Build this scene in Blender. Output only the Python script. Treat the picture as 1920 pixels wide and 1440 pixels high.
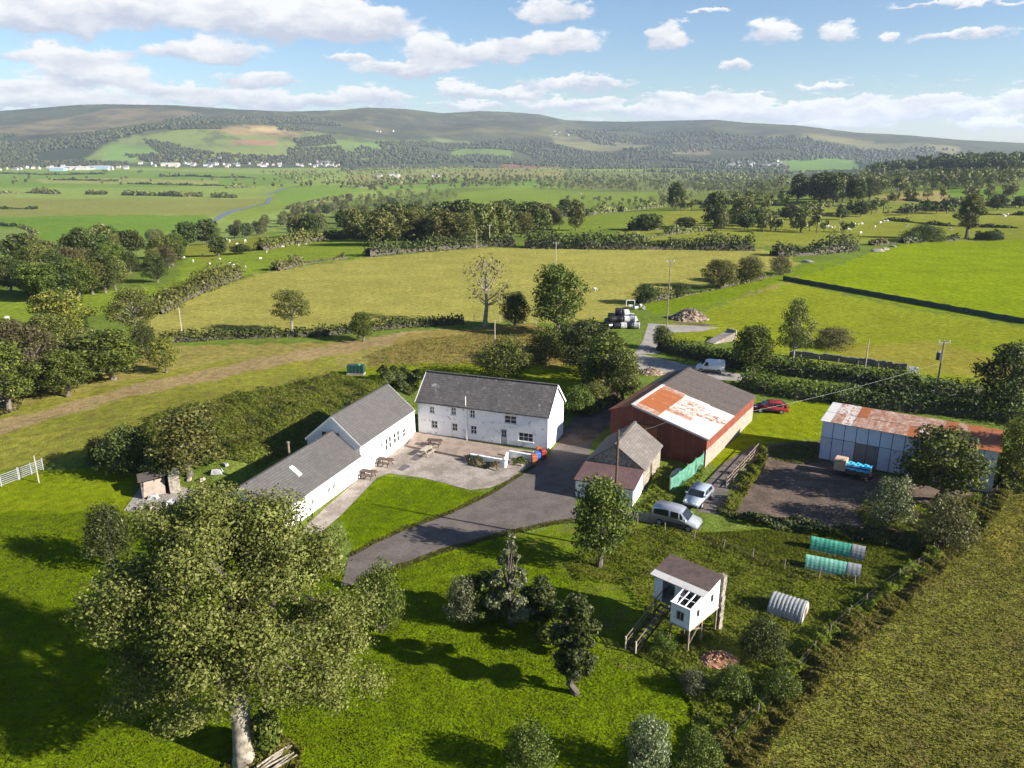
import bpy, bmesh, math, numpy as np
from mathutils import Vector, Matrix
for o in list(bpy.data.objects): bpy.data.objects.remove(o)
scene = bpy.context.scene
COL = scene.collection
RNG = np.random.default_rng(11)
R = math.radians

# ------------------------------------------------------------------ camera
F, YH, CH = 1450.0, 275.0, 33.0            # focal length (px of a 1920 wide picture), horizon row, camera height
PITCH = math.atan((720 - YH) / F); SP, CP = math.sin(PITCH), math.cos(PITCH)
cam = bpy.data.cameras.new('camera'); cam.sensor_width = 36; cam.lens = F / 1920 * 36
cam.clip_start = 0.5; cam.clip_end = 40000
camo = bpy.data.objects.new('camera', cam); COL.objects.link(camo)
camo.location = (0, 0, CH); camo.rotation_euler = (math.pi / 2 - PITCH, 0, 0)
scene.camera = camo

# ------------------------------------------------------------------ light
SUN_EL, SUN_DIR = R(24.5), (0.930, -0.367)  # elevation; horizontal direction towards the sun
sl = bpy.data.lights.new('sun', 'SUN'); sl.energy = 5.0; sl.angle = R(0.55); sl.color = (1.0, 0.93, 0.82)
so = bpy.data.objects.new('sun', sl); COL.objects.link(so)
sv = Vector((SUN_DIR[0] * math.cos(SUN_EL), SUN_DIR[1] * math.cos(SUN_EL), math.sin(SUN_EL)))
so.rotation_euler = sv.to_track_quat('Z', 'Y').to_euler(); so.location = (80, -60, 200)
scene.view_settings.view_transform = 'Standard'; scene.view_settings.look = 'None'
scene.view_settings.exposure = 1.42; scene.view_settings.gamma = 1.0
scene.render.engine = 'CYCLES'
scene.cycles.volume_bounces = 0
scene.cycles.max_bounces = 6; scene.cycles.diffuse_bounces = 3; scene.cycles.transparent_max_bounces = 8

def ray(px, py):
    u = (px - 960) / F; v = (py - 720) / F
    return np.array([u, CP - v * SP, -(CP * v + SP)])
def azel(px, py):
    d = ray(px, py); return math.atan2(d[0], d[1]), math.atan2(d[2], math.hypot(d[0], d[1]))

# world: physical sky with cumulus
world = bpy.data.worlds.new('World'); scene.world = world; world.use_nodes = True
def build_world():
    nt = world.node_tree; nt.nodes.clear(); N = nt.nodes; L = nt.links
    def m(op, a, b=None, c=None, clamp=False):
        n = N.new('ShaderNodeMath'); n.operation = op; n.use_clamp = clamp
        for i, q in enumerate((a, b, c)):
            if q is None: continue
            if isinstance(q, (int, float)): n.inputs[i].default_value = q
            else: L.new(q, n.inputs[i])
        return n.outputs[0]
    out = N.new('ShaderNodeOutputWorld'); bg = N.new('ShaderNodeBackground'); L.new(bg.outputs[0], out.inputs[0])
    bg.inputs[1].default_value = 0.05
    sky = N.new('ShaderNodeTexSky'); sky.sky_type = 'NISHITA'; sky.sun_disc = False
    sky.sun_elevation = SUN_EL; sky.sun_rotation = math.atan2(SUN_DIR[0], SUN_DIR[1])
    sky.altitude = 150; sky.air_density = 1.0; sky.dust_density = 0.25; sky.ozone_density = 3.0
    tc = N.new('ShaderNodeTexCoord'); sep = N.new('ShaderNodeSeparateXYZ'); L.new(tc.outputs['Generated'], sep.inputs[0])
    x, y, z = sep.outputs
    def noise(vec, scale, detail=4, rough=.55, dist=0.0):
        n = N.new('ShaderNodeTexNoise'); n.inputs['Scale'].default_value = scale; n.inputs['Detail'].default_value = detail
        n.inputs['Roughness'].default_value = rough; n.inputs['Distortion'].default_value = dist
        L.new(vec, n.inputs['Vector']); return n.outputs[0]
    az0 = m('ARCTAN2', x, y); el0 = m('ARCSINE', z)
    comb = N.new('ShaderNodeCombineXYZ'); L.new(az0, comb.inputs[0]); L.new(m('MULTIPLY', el0, 2.0), comb.inputs[1])
    nA = noise(comb.outputs[0], 22, 8, .68); nB = noise(comb.outputs[0], 24, 8, .62, .3)
    mp = N.new('ShaderNodeVectorMath'); mp.operation = 'ADD'; L.new(comb.outputs[0], mp.inputs[0]); mp.inputs[1].default_value = (3.7, 9.1, 2.2)
    nC = noise(mp.outputs[0], 20, 7, .66)
    az = m('ADD', az0, m('MULTIPLY', m('SUBTRACT', nA, .5), .075))
    el = m('ADD', el0, m('MULTIPLY', m('SUBTRACT', nC, .5), .042))
    blobs = [(70,28,165,50),(520,30,240,50),(640,40,130,42),(380,98,130,24),(180,140,110,24),(480,150,70,18),(815,98,62,38),(930,98,75,26),
             (770,128,110,15),(1040,20,80,26),(1050,77,95,22),(1248,66,46,26),(1443,62,50,27),(1568,58,38,22),(1375,122,36,9),(1672,63,26,11),
             (1810,67,125,11),(865,170,48,17),(650,108,45,10),(700,180,70,17),(450,188,150,18),(110,188,170,24),(1080,155,105,14),(1550,155,62,7),
             (1290,186,85,14),(1900,180,38,20),(1700,204,230,22),(1450,212,190,15),(1250,208,150,13),(1050,196,80,13),(1330,22,60,6),(1800,4,160,7),(250,12,110,34),(120,105,120,20),(330,165,90,14),(40,160,80,14),(590,190,70,13),(960,175,60,12),(1120,190,45,11),(1190,205,40,9),(1330,205,45,12),(1410,190,34,10),(1500,200,60,13),(1590,190,40,11),(1640,215,60,12),(1760,185,50,13),(1820,210,70,14),(1870,235,90,12),(1560,232,110,10),(880,200,60,9)]
    S = None; V = None
    for cx, cy, rx, ry in blobs:
        a, e = azel(cx, cy); a1, _ = azel(cx + rx, cy); _, e1 = azel(cx, cy - ry)
        wa, we = abs(a1 - a), abs(e1 - e)
        da = m('MULTIPLY', m('SUBTRACT', az, a), 1 / wa); de = m('MULTIPLY', m('SUBTRACT', el, e), 1 / we)
        q = m('ADD', m('MULTIPLY', da, da), m('MULTIPLY', de, de))
        w = m('POWER', 2.718, m('MULTIPLY', m('MULTIPLY', q, q), -.85))
        wv = m('MULTIPLY', w, de)
        S = w if S is None else m('ADD', S, w); V = wv if V is None else m('ADD', V, wv)
    v = m('DIVIDE', V, m('ADD', S, .02))
    # the same fair-weather cumulus all over the rest of the sky
    zz = m('ADD', m('MAXIMUM', z, 0.0), .09)
    c2 = N.new('ShaderNodeCombineXYZ'); L.new(m('DIVIDE', x, zz), c2.inputs[0]); L.new(m('DIVIDE', y, zz), c2.inputs[1])
    nP = noise(c2.outputs[0], 1.1, 6, .58)
    high = m('SMOOTH_MIN', 1.0, m('MAXIMUM', m('MULTIPLY', m('SUBTRACT', el0, .17), 14), 0.0), .1)
    P = m('MULTIPLY', m('MULTIPLY', m('SUBTRACT', nP, .6), 6.0), high)
    # thin haze of small far cumulus low over the horizon
    c3 = N.new('ShaderNodeCombineXYZ'); L.new(m('MULTIPLY', az0, 9), c3.inputs[0]); L.new(m('MULTIPLY', el0, 42), c3.inputs[1])
    nL = noise(c3.outputs[0], 3.4, 8, .66)
    low = m('POWER', 2.718, m('MULTIPLY', m('POWER', m('MULTIPLY', m('SUBTRACT', el0, .042), 24), 2.0), -1.0))
    Lw = m('MULTIPLY', m('MULTIPLY', m('SUBTRACT', nL, .46), 4.5), low)
    D = m('ADD', m('ADD', m('MAXIMUM', P, 0.0), m('MAXIMUM', Lw, 0.0)), S)
    D = m('ADD', D, m('MULTIPLY', m('SUBTRACT', nB, .5), 1.3))
    mr = N.new('ShaderNodeMapRange'); mr.interpolation_type = 'SMOOTHSTEP'; L.new(D, mr.inputs[0])
    mr.inputs[1].default_value = .36; mr.inputs[2].default_value = .86
    sh = m('ADD', m('ADD', m('MULTIPLY', v, .85), .58), m('MULTIPLY', m('SUBTRACT', nB, .5), 2.2), clamp=True)
    cc = N.new('ShaderNodeMix'); cc.data_type = 'RGBA'; L.new(sh, cc.inputs[0])
    cc.inputs[6].default_value = (4.5, 4.8, 5.7, 1); cc.inputs[7].default_value = (7.8, 7.7, 7.6, 1)
    mx = N.new('ShaderNodeMix'); mx.data_type = 'RGBA'; L.new(m('MULTIPLY', mr.outputs[0], .94), mx.inputs[0])
    tint = N.new('ShaderNodeMix'); tint.data_type = 'RGBA'; tint.blend_type = 'MULTIPLY'; tint.inputs[0].default_value = 1.0; L.new(sky.outputs[0], tint.inputs[6]); tint.inputs[7].default_value = (.93, 1.0, 1.10, 1); L.new(tint.outputs[2], mx.inputs[6]); L.new(cc.outputs[2], mx.inputs[7]); L.new(mx.outputs[2], bg.inputs[0])
build_world()

# ------------------------------------------------------------------ terrain function
def sm(a, b, x):
    t = np.clip((x - a) / (b - a), 0, 1); return t * t * (3 - 2 * t)
SKY = [(-700,222),(-300,214),(0,208),(100,200),(150,196),(200,195),(330,197),(450,205),(540,209),(640,206),(690,201),(760,204),(830,212),(900,208),(960,210),
       (1010,214),(1060,225),(1110,227),(1170,228),(1300,225),(1340,224),(1400,230),(1500,235),(1600,248),(1700,253),(1800,262),(1920,268),(2300,276),(2700,279)]
_az = []; _te = []
for _q in SKY:
    a, e = azel(*_q); _az.append(a); _te.append(math.tan(e))
def hfun(x, y):
    x = np.asarray(x, float); y = np.asarray(y, float)
    r = np.hypot(x, y); th = np.arctan2(x, y)
    s = .75 * y - .66 * x
    v = -45 * sm(180, 780, s)
    v = v + 27 * np.exp(-(((x - 640) / 330) ** 2 + ((y - 1120) / 250) ** 2))
    R2 = 5300 + 400 * np.sin(th * 9 + 1)
    ridge = CH + R2 * np.interp(th, _az, _te)
    t = np.clip((r - 3150) / (R2 - 3150), 0, 1)
    h = v + (ridge - v) * (t ** 1.7 * (1.6 - .6 * t))
    nz = np.sin(x * .0041 + 2 * np.sin(y * .0031)) + np.sin(x * .0093 - y * .0061) * .6 + np.sin(x * .019 + y * .004) * .3
    h = h + nz * 11 * np.sin(np.pi * t) * (t > 0)
    h = np.where(r > R2, ridge - (r - R2) * .06, h)
    a = (th - (-.345)) * 3900
    h = h + np.maximum(140 - h, 0) * np.exp(-((a / 640) ** 2 + ((r - 3900) / 420) ** 2))
    # the bank that rises behind the cottage
    bx, by = x + 21.77, y - 76.76; bd = -.941 * bx + .338 * by - 2.2; bs = .338 * bx + .941 * by
    h = h + 1.7 * sm(0, 5.5, bd) * (1 - sm(12, 42, bd)) * sm(-9, 0, bs) * (1 - sm(11, 24, bs))
    far = sm(130, 420, r)
    h = h + far * (1 - np.clip(t * 4, 0, 1)) * (np.sin(x * .021 + y * .006) * .8 + np.sin(y * .017 - x * .011) * 1.0)
    return h
def hz(x, y): return float(hfun(x, y))
_T = np.geomspace(18, 9000, 2600)
def G(px, py):
    d = ray(px, py); P = d[None, :] * _T[:, None]
    dz = CH + P[:, 2] - hfun(P[:, 0], P[:, 1])
    i = np.argmax(dz < 0)
    if not (dz < 0).any(): i = len(_T) - 1
    a, b = (_T[i - 1] if i else 1), _T[i]
    for _ in range(18):
        c = (a + b) / 2; q = d * c
        if CH + q[2] - hz(q[0], q[1]) < 0: b = c
        else: a = c
    q = d * b; return Vector((q[0], q[1], hz(q[0], q[1])))
def at(px, py, z=0.0):
    d = ray(px, py); t = (z - CH) / d[2]; return Vector((d[0] * t, d[1] * t, z))
def scale_at(P):                       # metres per photo pixel at a point
    return (P.y * CP - (P.z - CH) * SP) / F
def poly(pts): return np.array([G(*q)[:2] for q in pts])
def inside(P, poly):
    x, y = P[:, 0], P[:, 1]; r = np.zeros(len(P), bool); n = len(poly)
    for i in range(n):
        (x0, y0), (x1, y1) = poly[i], poly[(i + 1) % n]
        if y0 == y1: continue
        c = ((y0 > y) != (y1 > y)) & (x < (x1 - x0) * (y - y0) / (y1 - y0) + x0); r ^= c
    return r
def scatter(pl, n):
    lo, hi = pl.min(0), pl.max(0); out = np.zeros((0, 2))
    for _ in range(60):
        P = RNG.uniform(lo, hi, (max(n * 3, 200), 2)); out = np.vstack([out, P[inside(P, pl)]])
        if len(out) >= n: break
    return out[:n]

# ------------------------------------------------------------------ materials
def lin(c):
    return tuple(((q / 255) / 12.92 if q / 255 <= .04045 else ((q / 255 + .055) / 1.055) ** 2.4) for q in c)
class NT:
    def __init__(s, name):
        s.mat = bpy.data.materials.new(name); s.mat.use_nodes = True; s.nt = s.mat.node_tree; s.nt.nodes.clear()
        s.out = s.n('ShaderNodeOutputMaterial'); s.tc = None
    def n(s, t, **k):
        q = s.nt.nodes.new(t)
        for a, b in k.items(): setattr(q, a, b)
        return q
    def l(s, a, b): s.nt.links.new(a, b)
    def co(s, kind='Object'):
        if s.tc is None: s.tc = s.n('ShaderNodeTexCoord')
        return s.tc.outputs[kind]
    def noise(s, scale, detail=4, rough=.6, vec=None, dist=0):
        q = s.n('ShaderNodeTexNoise'); q.inputs['Scale'].default_value = scale; q.inputs['Detail'].default_value = detail
        q.inputs['Roughness'].default_value = rough; q.inputs['Distortion'].default_value = dist
        s.l(vec if vec is not None else s.co(), q.inputs['Vector']); return q.outputs[0]
    def ramp(s, fac, a, b):
        q = s.n('ShaderNodeMapRange'); q.interpolation_type = 'SMOOTHSTEP'; s.l(fac, q.inputs[0]); q.inputs[1].default_value = a; q.inputs[2].default_value = b
        return q.outputs[0]
    def mix(s, fac, a, b, mode='MIX'):
        q = s.n('ShaderNodeMix'); q.data_type = 'RGBA'; q.blend_type = mode
        for i, v in ((0, fac), (6, a), (7, b)):
            if isinstance(v, (int, float)): q.inputs[i].default_value = v
            elif isinstance(v, tuple): q.inputs[i].default_value = (*v[:3], 1)
            else: s.l(v, q.inputs[i])
        return q.outputs[2]
    def math(s, op, a, b=None):
        q = s.n('ShaderNodeMath'); q.operation = op
        for i, v in enumerate((a, b)):
            if v is None: continue
            if isinstance(v, (int, float)): q.inputs[i].default_value = v
            else: s.l(v, q.inputs[i])
        return q.outputs[0]
    def bsdf(s, col, rough=.9, metal=0, spec=.3, bump=None, bs=.3, bd=.05):
        q = s.n('ShaderNodeBsdfPrincipled')
        if isinstance(col, tuple): q.inputs['Base Color'].default_value = (*col[:3], 1)
        else: s.l(col, q.inputs['Base Color'])
        q.inputs['Roughness'].default_value = rough; q.inputs['Metallic'].default_value = metal; q.inputs['Specular IOR Level'].default_value = spec
        if bump is not None:
            b = s.n('ShaderNodeBump'); b.inputs['Strength'].default_value = bs; b.inputs['Distance'].default_value = bd
            s.l(bump, b.inputs['Height']); s.l(b.outputs[0], q.inputs['Normal'])
        return q
    def done(s, sh):
        s.l(sh.outputs[0], s.out.inputs[0]); return s.mat
def M(name, col, col2=None, scale=2.0, rough=.85, lo=.4, hi=.65, metal=0, spec=.3, bump=.25, fine=1.0):
    """plain weathered surface: two tones mixed by noise, fine grain, a little relief"""
    m = NT(name); col2 = col2 or tuple(c * .7 for c in col)
    n1 = m.noise(scale, 6, .65); n2 = m.noise(scale * 9, 3, .6)
    c = m.mix(m.ramp(n1, lo, hi), col, col2)
    k = m.n('ShaderNodeMapRange'); m.l(n2, k.inputs[0]); k.inputs[1].default_value = .3; k.inputs[2].default_value = .7
    k.inputs[3].default_value = 1 - .22 * fine; k.inputs[4].default_value = 1 + .22 * fine
    v = m.n('ShaderNodeVectorMath'); v.operation = 'SCALE'; m.l(c, v.inputs[0]); m.l(k.outputs[0], v.inputs[3])
    return m.done(m.bsdf(v.outputs[0], rough, metal, spec, n2, bump))
def M_leaf(name, c1, c2, c3=None, trans=.16, upn=0, rnd=.5):
    """leaf: tone varies leaf by leaf, clump by clump and tree by tree"""
    m = NT(name); g = m.n('ShaderNodeNewGeometry'); oi = m.n('ShaderNodeObjectInfo')
    n1 = m.noise(.55, 3, .6)
    f = m.math('ADD', m.math('MULTIPLY', g.outputs['Random Per Island'], rnd), m.math('MULTIPLY', m.math('SUBTRACT', n1, .5), 1.5))
    f = m.math('ADD', f, .42 - rnd / 2)
    c = m.mix(m.ramp(f, 0, 1), c1, c2)
    if c3:
        k = m.math('GREATER_THAN', g.outputs['Random Per Island'], .8); c = m.mix(m.math('MULTIPLY', k, .5), c, c3)
    hs = m.n('ShaderNodeHueSaturation'); m.l(c, hs.inputs['Color'])
    m.l(m.math('ADD', .478, m.math('MULTIPLY', oi.outputs['Random'], .036)), hs.inputs['Hue'])
    m.l(m.math('ADD', .68, m.math('MULTIPLY', oi.outputs['Random'], .36)), hs.inputs['Value'])
    p = m.bsdf(hs.outputs[0], .6, 0, .25)
    if upn:      # blades bend over: their sward shades like a soft, mostly upward surface
        a = m.n('ShaderNodeVectorMath'); a.operation = 'SCALE'; m.l(g.outputs['Normal'], a.inputs[0]); a.inputs[3].default_value = 1 - upn
        b = m.n('ShaderNodeVectorMath'); b.operation = 'ADD'; m.l(a.outputs[0], b.inputs[0]); b.inputs[1].default_value = (0, 0, upn)
        c_ = m.n('ShaderNodeVectorMath'); c_.operation = 'NORMALIZE'; m.l(b.outputs[0], c_.inputs[0]); m.l(c_.outputs[0], p.inputs['Normal'])
    t = m.n('ShaderNodeBsdfTranslucent'); m.l(m.mix(1.0, hs.outputs[0], (1.0, 1.1, .5), 'MULTIPLY'), t.inputs[0])
    x = m.n('ShaderNodeMixShader'); x.inputs[0].default_value = trans; m.l(p.outputs[0], x.inputs[1]); m.l(t.outputs[0], x.inputs[2])
    return m.done(x)
def build_materials():
    D = {}
    D['white_wall'] = M('white_limewash', (.80, .79, .77), (.62, .62, .62), .7, .9, .5, .75, bump=.5)
    m = NT('worn_white_wall'); n1 = m.noise(1.4, 8, .7); n2 = m.noise(.25, 3); n3 = m.noise(14, 3)
    c = m.mix(m.ramp(n2, .35, .7), (.80, .80, .81), (.70, .70, .71)); c = m.mix(m.math('MULTIPLY', m.ramp(n1, .54, .66), .8), c, (.26, .26, .25))
    D['worn_white'] = m.done(m.bsdf(c, .9, bump=n3, bs=.5))
    def slate(name, c1, c2, lich, amt):
        m = NT(name); b = m.n('ShaderNodeTexBrick'); mp = m.n('ShaderNodeMapping'); m.l(m.co(), mp.inputs[0]); m.l(mp.outputs[0], b.inputs[0])
        b.inputs['Scale'].default_value = 1; b.inputs['Brick Width'].default_value = .32; b.inputs['Row Height'].default_value = .22; b.inputs['Mortar Size'].default_value = .012
        b.inputs['Color1'].default_value = (*c1, 1); b.inputs['Color2'].default_value = (*c2, 1); b.inputs['Mortar'].default_value = (*[q * .45 for q in c1], 1)
        n1 = m.noise(1.1, 8, .72); n2 = m.noise(.35, 3); c = m.mix(m.ramp(n1, .60 - amt, .72 - amt), b.outputs[0], lich)
        c = m.mix(m.math('MULTIPLY', m.ramp(n2, .45, .7), .35), c, tuple(q * .6 for q in c1))
        return m.done(m.bsdf(c, .8, 0, .35, b.outputs[1], .35, .02))
    D['old_slate'] = slate('old_lichen_slate', (.085, .078, .078), (.13, .118, .115), (.30, .28, .27), .03)
    D['new_slate'] = slate('grey_slate', (.078, .073, .073), (.098, .092, .091), (.125, .117, .113), -.1)
    D['brown_slate'] = slate('brown_slate', (.125, .108, .098), (.165, .145, .13), (.25, .225, .195), .02)
    D['purple_slate'] = slate('purple_slate', (.11, .062, .062), (.145, .088, .082), (.19, .145, .13), -.02)
    def sheet(name, base, alt, lo, hi, sc=1.2):
        m = NT(name); n1 = m.noise(sc, 8, .72, dist=.3); n2 = m.noise(12, 3)
        mp = m.n('ShaderNodeMapping'); mp.inputs['Scale'].default_value = (11, .25, .25); m.l(m.co(), mp.inputs[0]); n4 = m.noise(1.0, 3, .5, mp.outputs[0])
        f = m.math('ADD', n1, m.math('MULTIPLY', m.math('SUBTRACT', n4, .5), .35))
        c = m.mix(m.ramp(f, lo, hi), base, alt)
        return m.done(m.bsdf(c, .7, 0, .35, n2, .2))
    D['zinc_sheet'] = sheet('pale_zinc_sheet', (.52, .50, .48), (.36, .32, .29), .5, .8)
    D['rust_spot_sheet'] = sheet('spotted_zinc_sheet', (.50, .46, .43), (.24, .085, .032), .47, .60, 2.6)
    D['rust_mix_sheet'] = sheet('half_rusted_sheet', (.40, .31, .26), (.24, .095, .045), .32, .64, 1.7)
    D['rust_sheet'] = sheet('rusty_sheet', (.27, .083, .024), (.44, .36, .31), .58, .75)
    D['dark_rust_sheet'] = sheet('dark_rusty_sheet', (.24, .075, .03), (.38, .14, .05), .4, .7)
    D['red_sheet'] = sheet('red_oxide_sheet', (.135, .034, .023), (.20, .058, .034), .4, .75)  # barn's red tin, darkened in colour for the walls turned from the sun
    D['red_sheet_bright'] = sheet('faded_red_sheet', (.175, .042, .025), (.24, .095, .06), .48, .75)  # same red tin, brightened in colour for the sunlit wall
    D['blue_sheet'] = sheet('pale_blue_sheet', (.50, .57, .68), (.38, .42, .49), .5, .75)
    D['blue_sheet_low'] = sheet('dull_blue_sheet', (.43, .47, .58), (.27, .25, .26), .52, .78)
    D['old_door_sheet'] = sheet('old_door_sheet', (.17, .165, .17), (.17, .11, .07), .45, .7)
    D['fibre'] = M('grey_fibre_cement', (.100, .082, .072), (.066, .054, .047), 3, .95, .4, .7, bump=.4)
    D['block'] = M('cream_blockwork', (.32, .26, .215), (.24, .195, .16), 1.5, .95)
    D['stone'] = M('rubble_stone', (.30, .265, .22), (.15, .13, .105), 3.2, .95, .45, .6, bump=.8)
    D['dark_stone'] = M('dark_stone', (.17, .16, .15), (.10, .09, .09), 3, .95, bump=.8)
    D['glass'] = M('dark_window_glass', (.015, .018, .022), (.03, .033, .04), 1, .12, spec=.5, bump=0)
    D['frame'] = M('white_window_paint', (.78, .78, .76), (.66, .66, .64), 4, .6)
    D['timber'] = M('weathered_timber', (.24, .19, .145), (.15, .115, .09), 3, .9)
    D['pale_timber'] = M('pale_timber', (.42, .37, .31), (.30, .26, .21), 3, .9)
    D['dark_timber'] = M('dark_timber', (.11, .075, .055), (.07, .05, .04), 3, .9)
    D['felt'] = M('brown_roof_felt', (.12, .085, .075), (.085, .06, .055), 2, .95)
    D['metal'] = M('galvanised_steel', (.28, .285, .295), (.20, .205, .21), 4, .65, metal=.1)
    D['wire'] = M('old_wire', (.16, .15, .14), (.10, .095, .09), 4, .8)
    D['dark_metal'] = M('dark_metal', (.06, .065, .07), (.04, .04, .045), 4, .6)
    D['rubber'] = M('black_rubber', (.018, .018, .019), (.03, .03, .03), 5, .85)
    D['asphalt'] = M('old_asphalt', (.128, .107, .097), (.085, .071, .064), .5, .95, .35, .7, bump=.4)
    D['concrete'] = M('worn_concrete', (.315, .272, .237), (.195, .165, .140), .45, .95, .38, .62, bump=.3)
    D['pink_paving'] = M('pinkish_paving', (.30, .235, .195), (.21, .16, .13), .9, .95)
    D['gravel'] = M('grey_gravel', (.30, .275, .25), (.21, .19, .165), .6, .95, .35, .7, bump=.6)
    D['dirt'] = M('brown_earth', (.135, .095, .070), (.075, .054, .040), .5, .97, .38, .62, bump=.8, fine=1.5)
    D['slab_dark'] = M('dark_purple_slab', (.12, .10, .11), (.09, .075, .08), 2, .8)
    D['bark'] = M('grey_bark', (.15, .13, .105), (.08, .07, .058), 2.2, .95, .42, .6, bump=1.0)
    D['pale_bark'] = M('pale_bark', (.33, .29, .235), (.13, .115, .09), 2.2, .95, bump=.8)
    D['dark_bark'] = M('dark_bark', (.10, .085, .07), (.06, .05, .042), 2, .95)
    D['silver'] = M('silver_car_paint', (.50, .52, .55), (.46, .48, .51), 1, .28, metal=.55, spec=.5, bump=0, fine=.1)
    D['blue_silver'] = M('pale_blue_car_paint', (.42, .48, .56), (.39, .45, .53), 1, .28, metal=.5, spec=.5, bump=0, fine=.1)
    D['red_paint'] = M('dark_red_car_paint', (.22, .018, .022), (.17, .015, .018), 1, .3, spec=.5, bump=0, fine=.1)
    D['white_paint'] = M('white_car_paint', (.80, .80, .80), (.76, .76, .76), 1, .35, spec=.5, bump=0, fine=.1)
    D['lamp'] = M('clear_lamp_lens', (.75, .76, .78), (.6, .6, .62), 6, .15, spec=.5, bump=0)
    D['red_lamp'] = M('red_lamp_lens', (.35, .02, .02), (.3, .02, .02), 6, .2, bump=0)
    D['trim'] = M('black_plastic_trim', (.03, .03, .032), (.045, .045, .045), 4, .6)
    D['green_tank'] = M('green_plastic_tank', (.012, .045, .038), (.018, .06, .05), 2, .55)
    D['green_cover'] = M('green_tarpaulin', (.035, .25, .165), (.10, .36, .26), 2.2, .55)
    D['pale_green_cover'] = M('faded_green_tarpaulin', (.12, .36, .27), (.24, .46, .37), 2.2, .6)
    D['green_net'] = M('green_netting', (.05, .17, .115), (.11, .24, .18), 1.5, .9)
    D['dark_net'] = M('dark_green_netting', (.035, .06, .045), (.06, .085, .065), .8, .95)
    D['blue_tarp'] = M('blue_tarpaulin', (.02, .28, .52), (.10, .45, .70), 2.5, .5)
    D['tan_panel'] = M('tan_panel', (.50, .36, .25), (.40, .28, .19), 2, .8)
    D['blue_bin'] = M('blue_plastic', (.03, .12, .42), (.05, .16, .5), 3, .5); D['red_bin'] = M('red_plastic', (.28, .03, .025), (.24, .04, .03), 3, .5)
    D['orange_bin'] = M('orange_plastic', (.40, .12, .05), (.34, .10, .05), 3, .5)
    D['black_wrap'] = M('black_bale_wrap', (.012, .012, .014), (.03, .03, .034), 2, .28, spec=.5)
    D['white_wrap'] = M('white_bale_wrap', (.42, .42, .43), (.22, .22, .24), 2, .4)
    D['wool'] = M('sheep_wool', (.66, .62, .54), (.52, .48, .40), 6, .95); D['dark_face'] = M('sheep_face', (.12, .10, .09), (.3, .28, .25), 6, .9)
    D['heap'] = M('manure_heap', (.17, .115, .085), (.42, .33, .25), 2.2, .95, .5, .62, bump=1); D['red_earth'] = M('red_earth_heap', (.30, .15, .09), (.20, .10, .06), 3, .95, bump=1)
    D['house_white'] = M('far_white_render', (.50, .49, .47), (.42, .41, .40), .2, .9); D['house_roof'] = M('far_slate_roof', (.16, .155, .16), (.12, .115, .12), .2, .9)
    D['factory_blue'] = M('far_blue_cladding', (.25, .38, .48), (.22, .34, .44), .1, .7); D['tan_house'] = M('far_cream_render', (.62, .52, .40), (.5, .42, .33), .2, .9)
    m = NT('river_water'); D['water'] = m.done(m.bsdf((.07, .08, .085), .3, 0, .4, m.noise(.05, 4), .15, .5))
    # foliage
    D['leaf_big'] = M_leaf('ash_leaf', (.070, .084, .013), (.212, .222, .050), (.26, .25, .08), .2, 0, .35)
    D['leaf_green'] = M_leaf('green_leaf', (.034, .060, .007), (.150, .196, .024), (.20, .22, .05))
    D['leaf_dark'] = M_leaf('dark_leaf', (.020, .035, .007), (.095, .128, .022), (.14, .16, .05))
    D['leaf_olive'] = M_leaf('olive_leaf', (.046, .060, .010), (.180, .190, .038), (.24, .22, .07))
    D['leaf_brown'] = M_leaf('russet_leaf', (.060, .058, .020), (.165, .145, .055), (.13, .15, .04))
    D['leaf_yellow'] = M_leaf('yellow_green_leaf', (.055, .075, .010), (.230, .225, .036), (.38, .29, .05))
    D['leaf_pale'] = M_leaf('silvery_leaf', (.055, .072, .028), (.210, .230, .110), (.42, .43, .28))
    D['leaf_straw'] = M_leaf('straw_leaf', (.15, .125, .06), (.34, .29, .16), (.22, .22, .09))
    D['leaf_far'] = M_leaf('far_wood_leaf', (.030, .042, .018), (.082, .092, .036), (.115, .105, .05), .1)
    D['leaf_valley'] = M_leaf('valley_tree_leaf', (.062, .082, .016), (.205, .222, .058), (.25, .22, .08), .15)
    D['blade'] = M_leaf('grass_blade', (.110, .150, .005), (.235, .290, .014), (.29, .28, .05), .25, .9, .6)
    D['weed'] = M_leaf('weed_leaf', (.110, .150, .009), (.250, .310, .028), (.30, .28, .07), .25, .92, .7)
    D['blade_rough'] = M_leaf('rough_grass_blade', (.125, .130, .014), (.265, .255, .046), (.34, .28, .11), .25, .88, .7)
    D['flower'] = M_leaf('mixed_flower', (.05, .07, .02), (.14, .12, .05), (.30, .10, .10), .2, 0, .8)
    return D
MT = build_materials()

# ------------------------------------------------------------------ mesh helpers
def newmesh(name, V, Fc, mats, mi=None, smooth=False):
    me = bpy.data.meshes.new(name); V = np.asarray(V, np.float32)
    if isinstance(Fc, np.ndarray):
        k = Fc.shape[1]; me.vertices.add(len(V)); me.vertices.foreach_set('co', V.ravel())
        me.loops.add(Fc.size); me.loops.foreach_set('vertex_index', Fc.ravel().astype(np.int32))
        me.polygons.add(len(Fc)); me.polygons.foreach_set('loop_start', np.arange(0, Fc.size, k, dtype=np.int32))
        me.update(calc_edges=True)
    else:
        me.from_pydata([tuple(map(float, q)) for q in V], [], Fc)
    for q in (mats if isinstance(mats, (list, tuple)) else [mats]): me.materials.append(MT[q] if isinstance(q, str) else q)
    if mi is not None: me.polygons.foreach_set('material_index', np.asarray(mi, np.int32))
    if smooth: me.polygons.foreach_set('use_smooth', np.ones(len(me.polygons), bool))
    me.update(); return me
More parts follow.
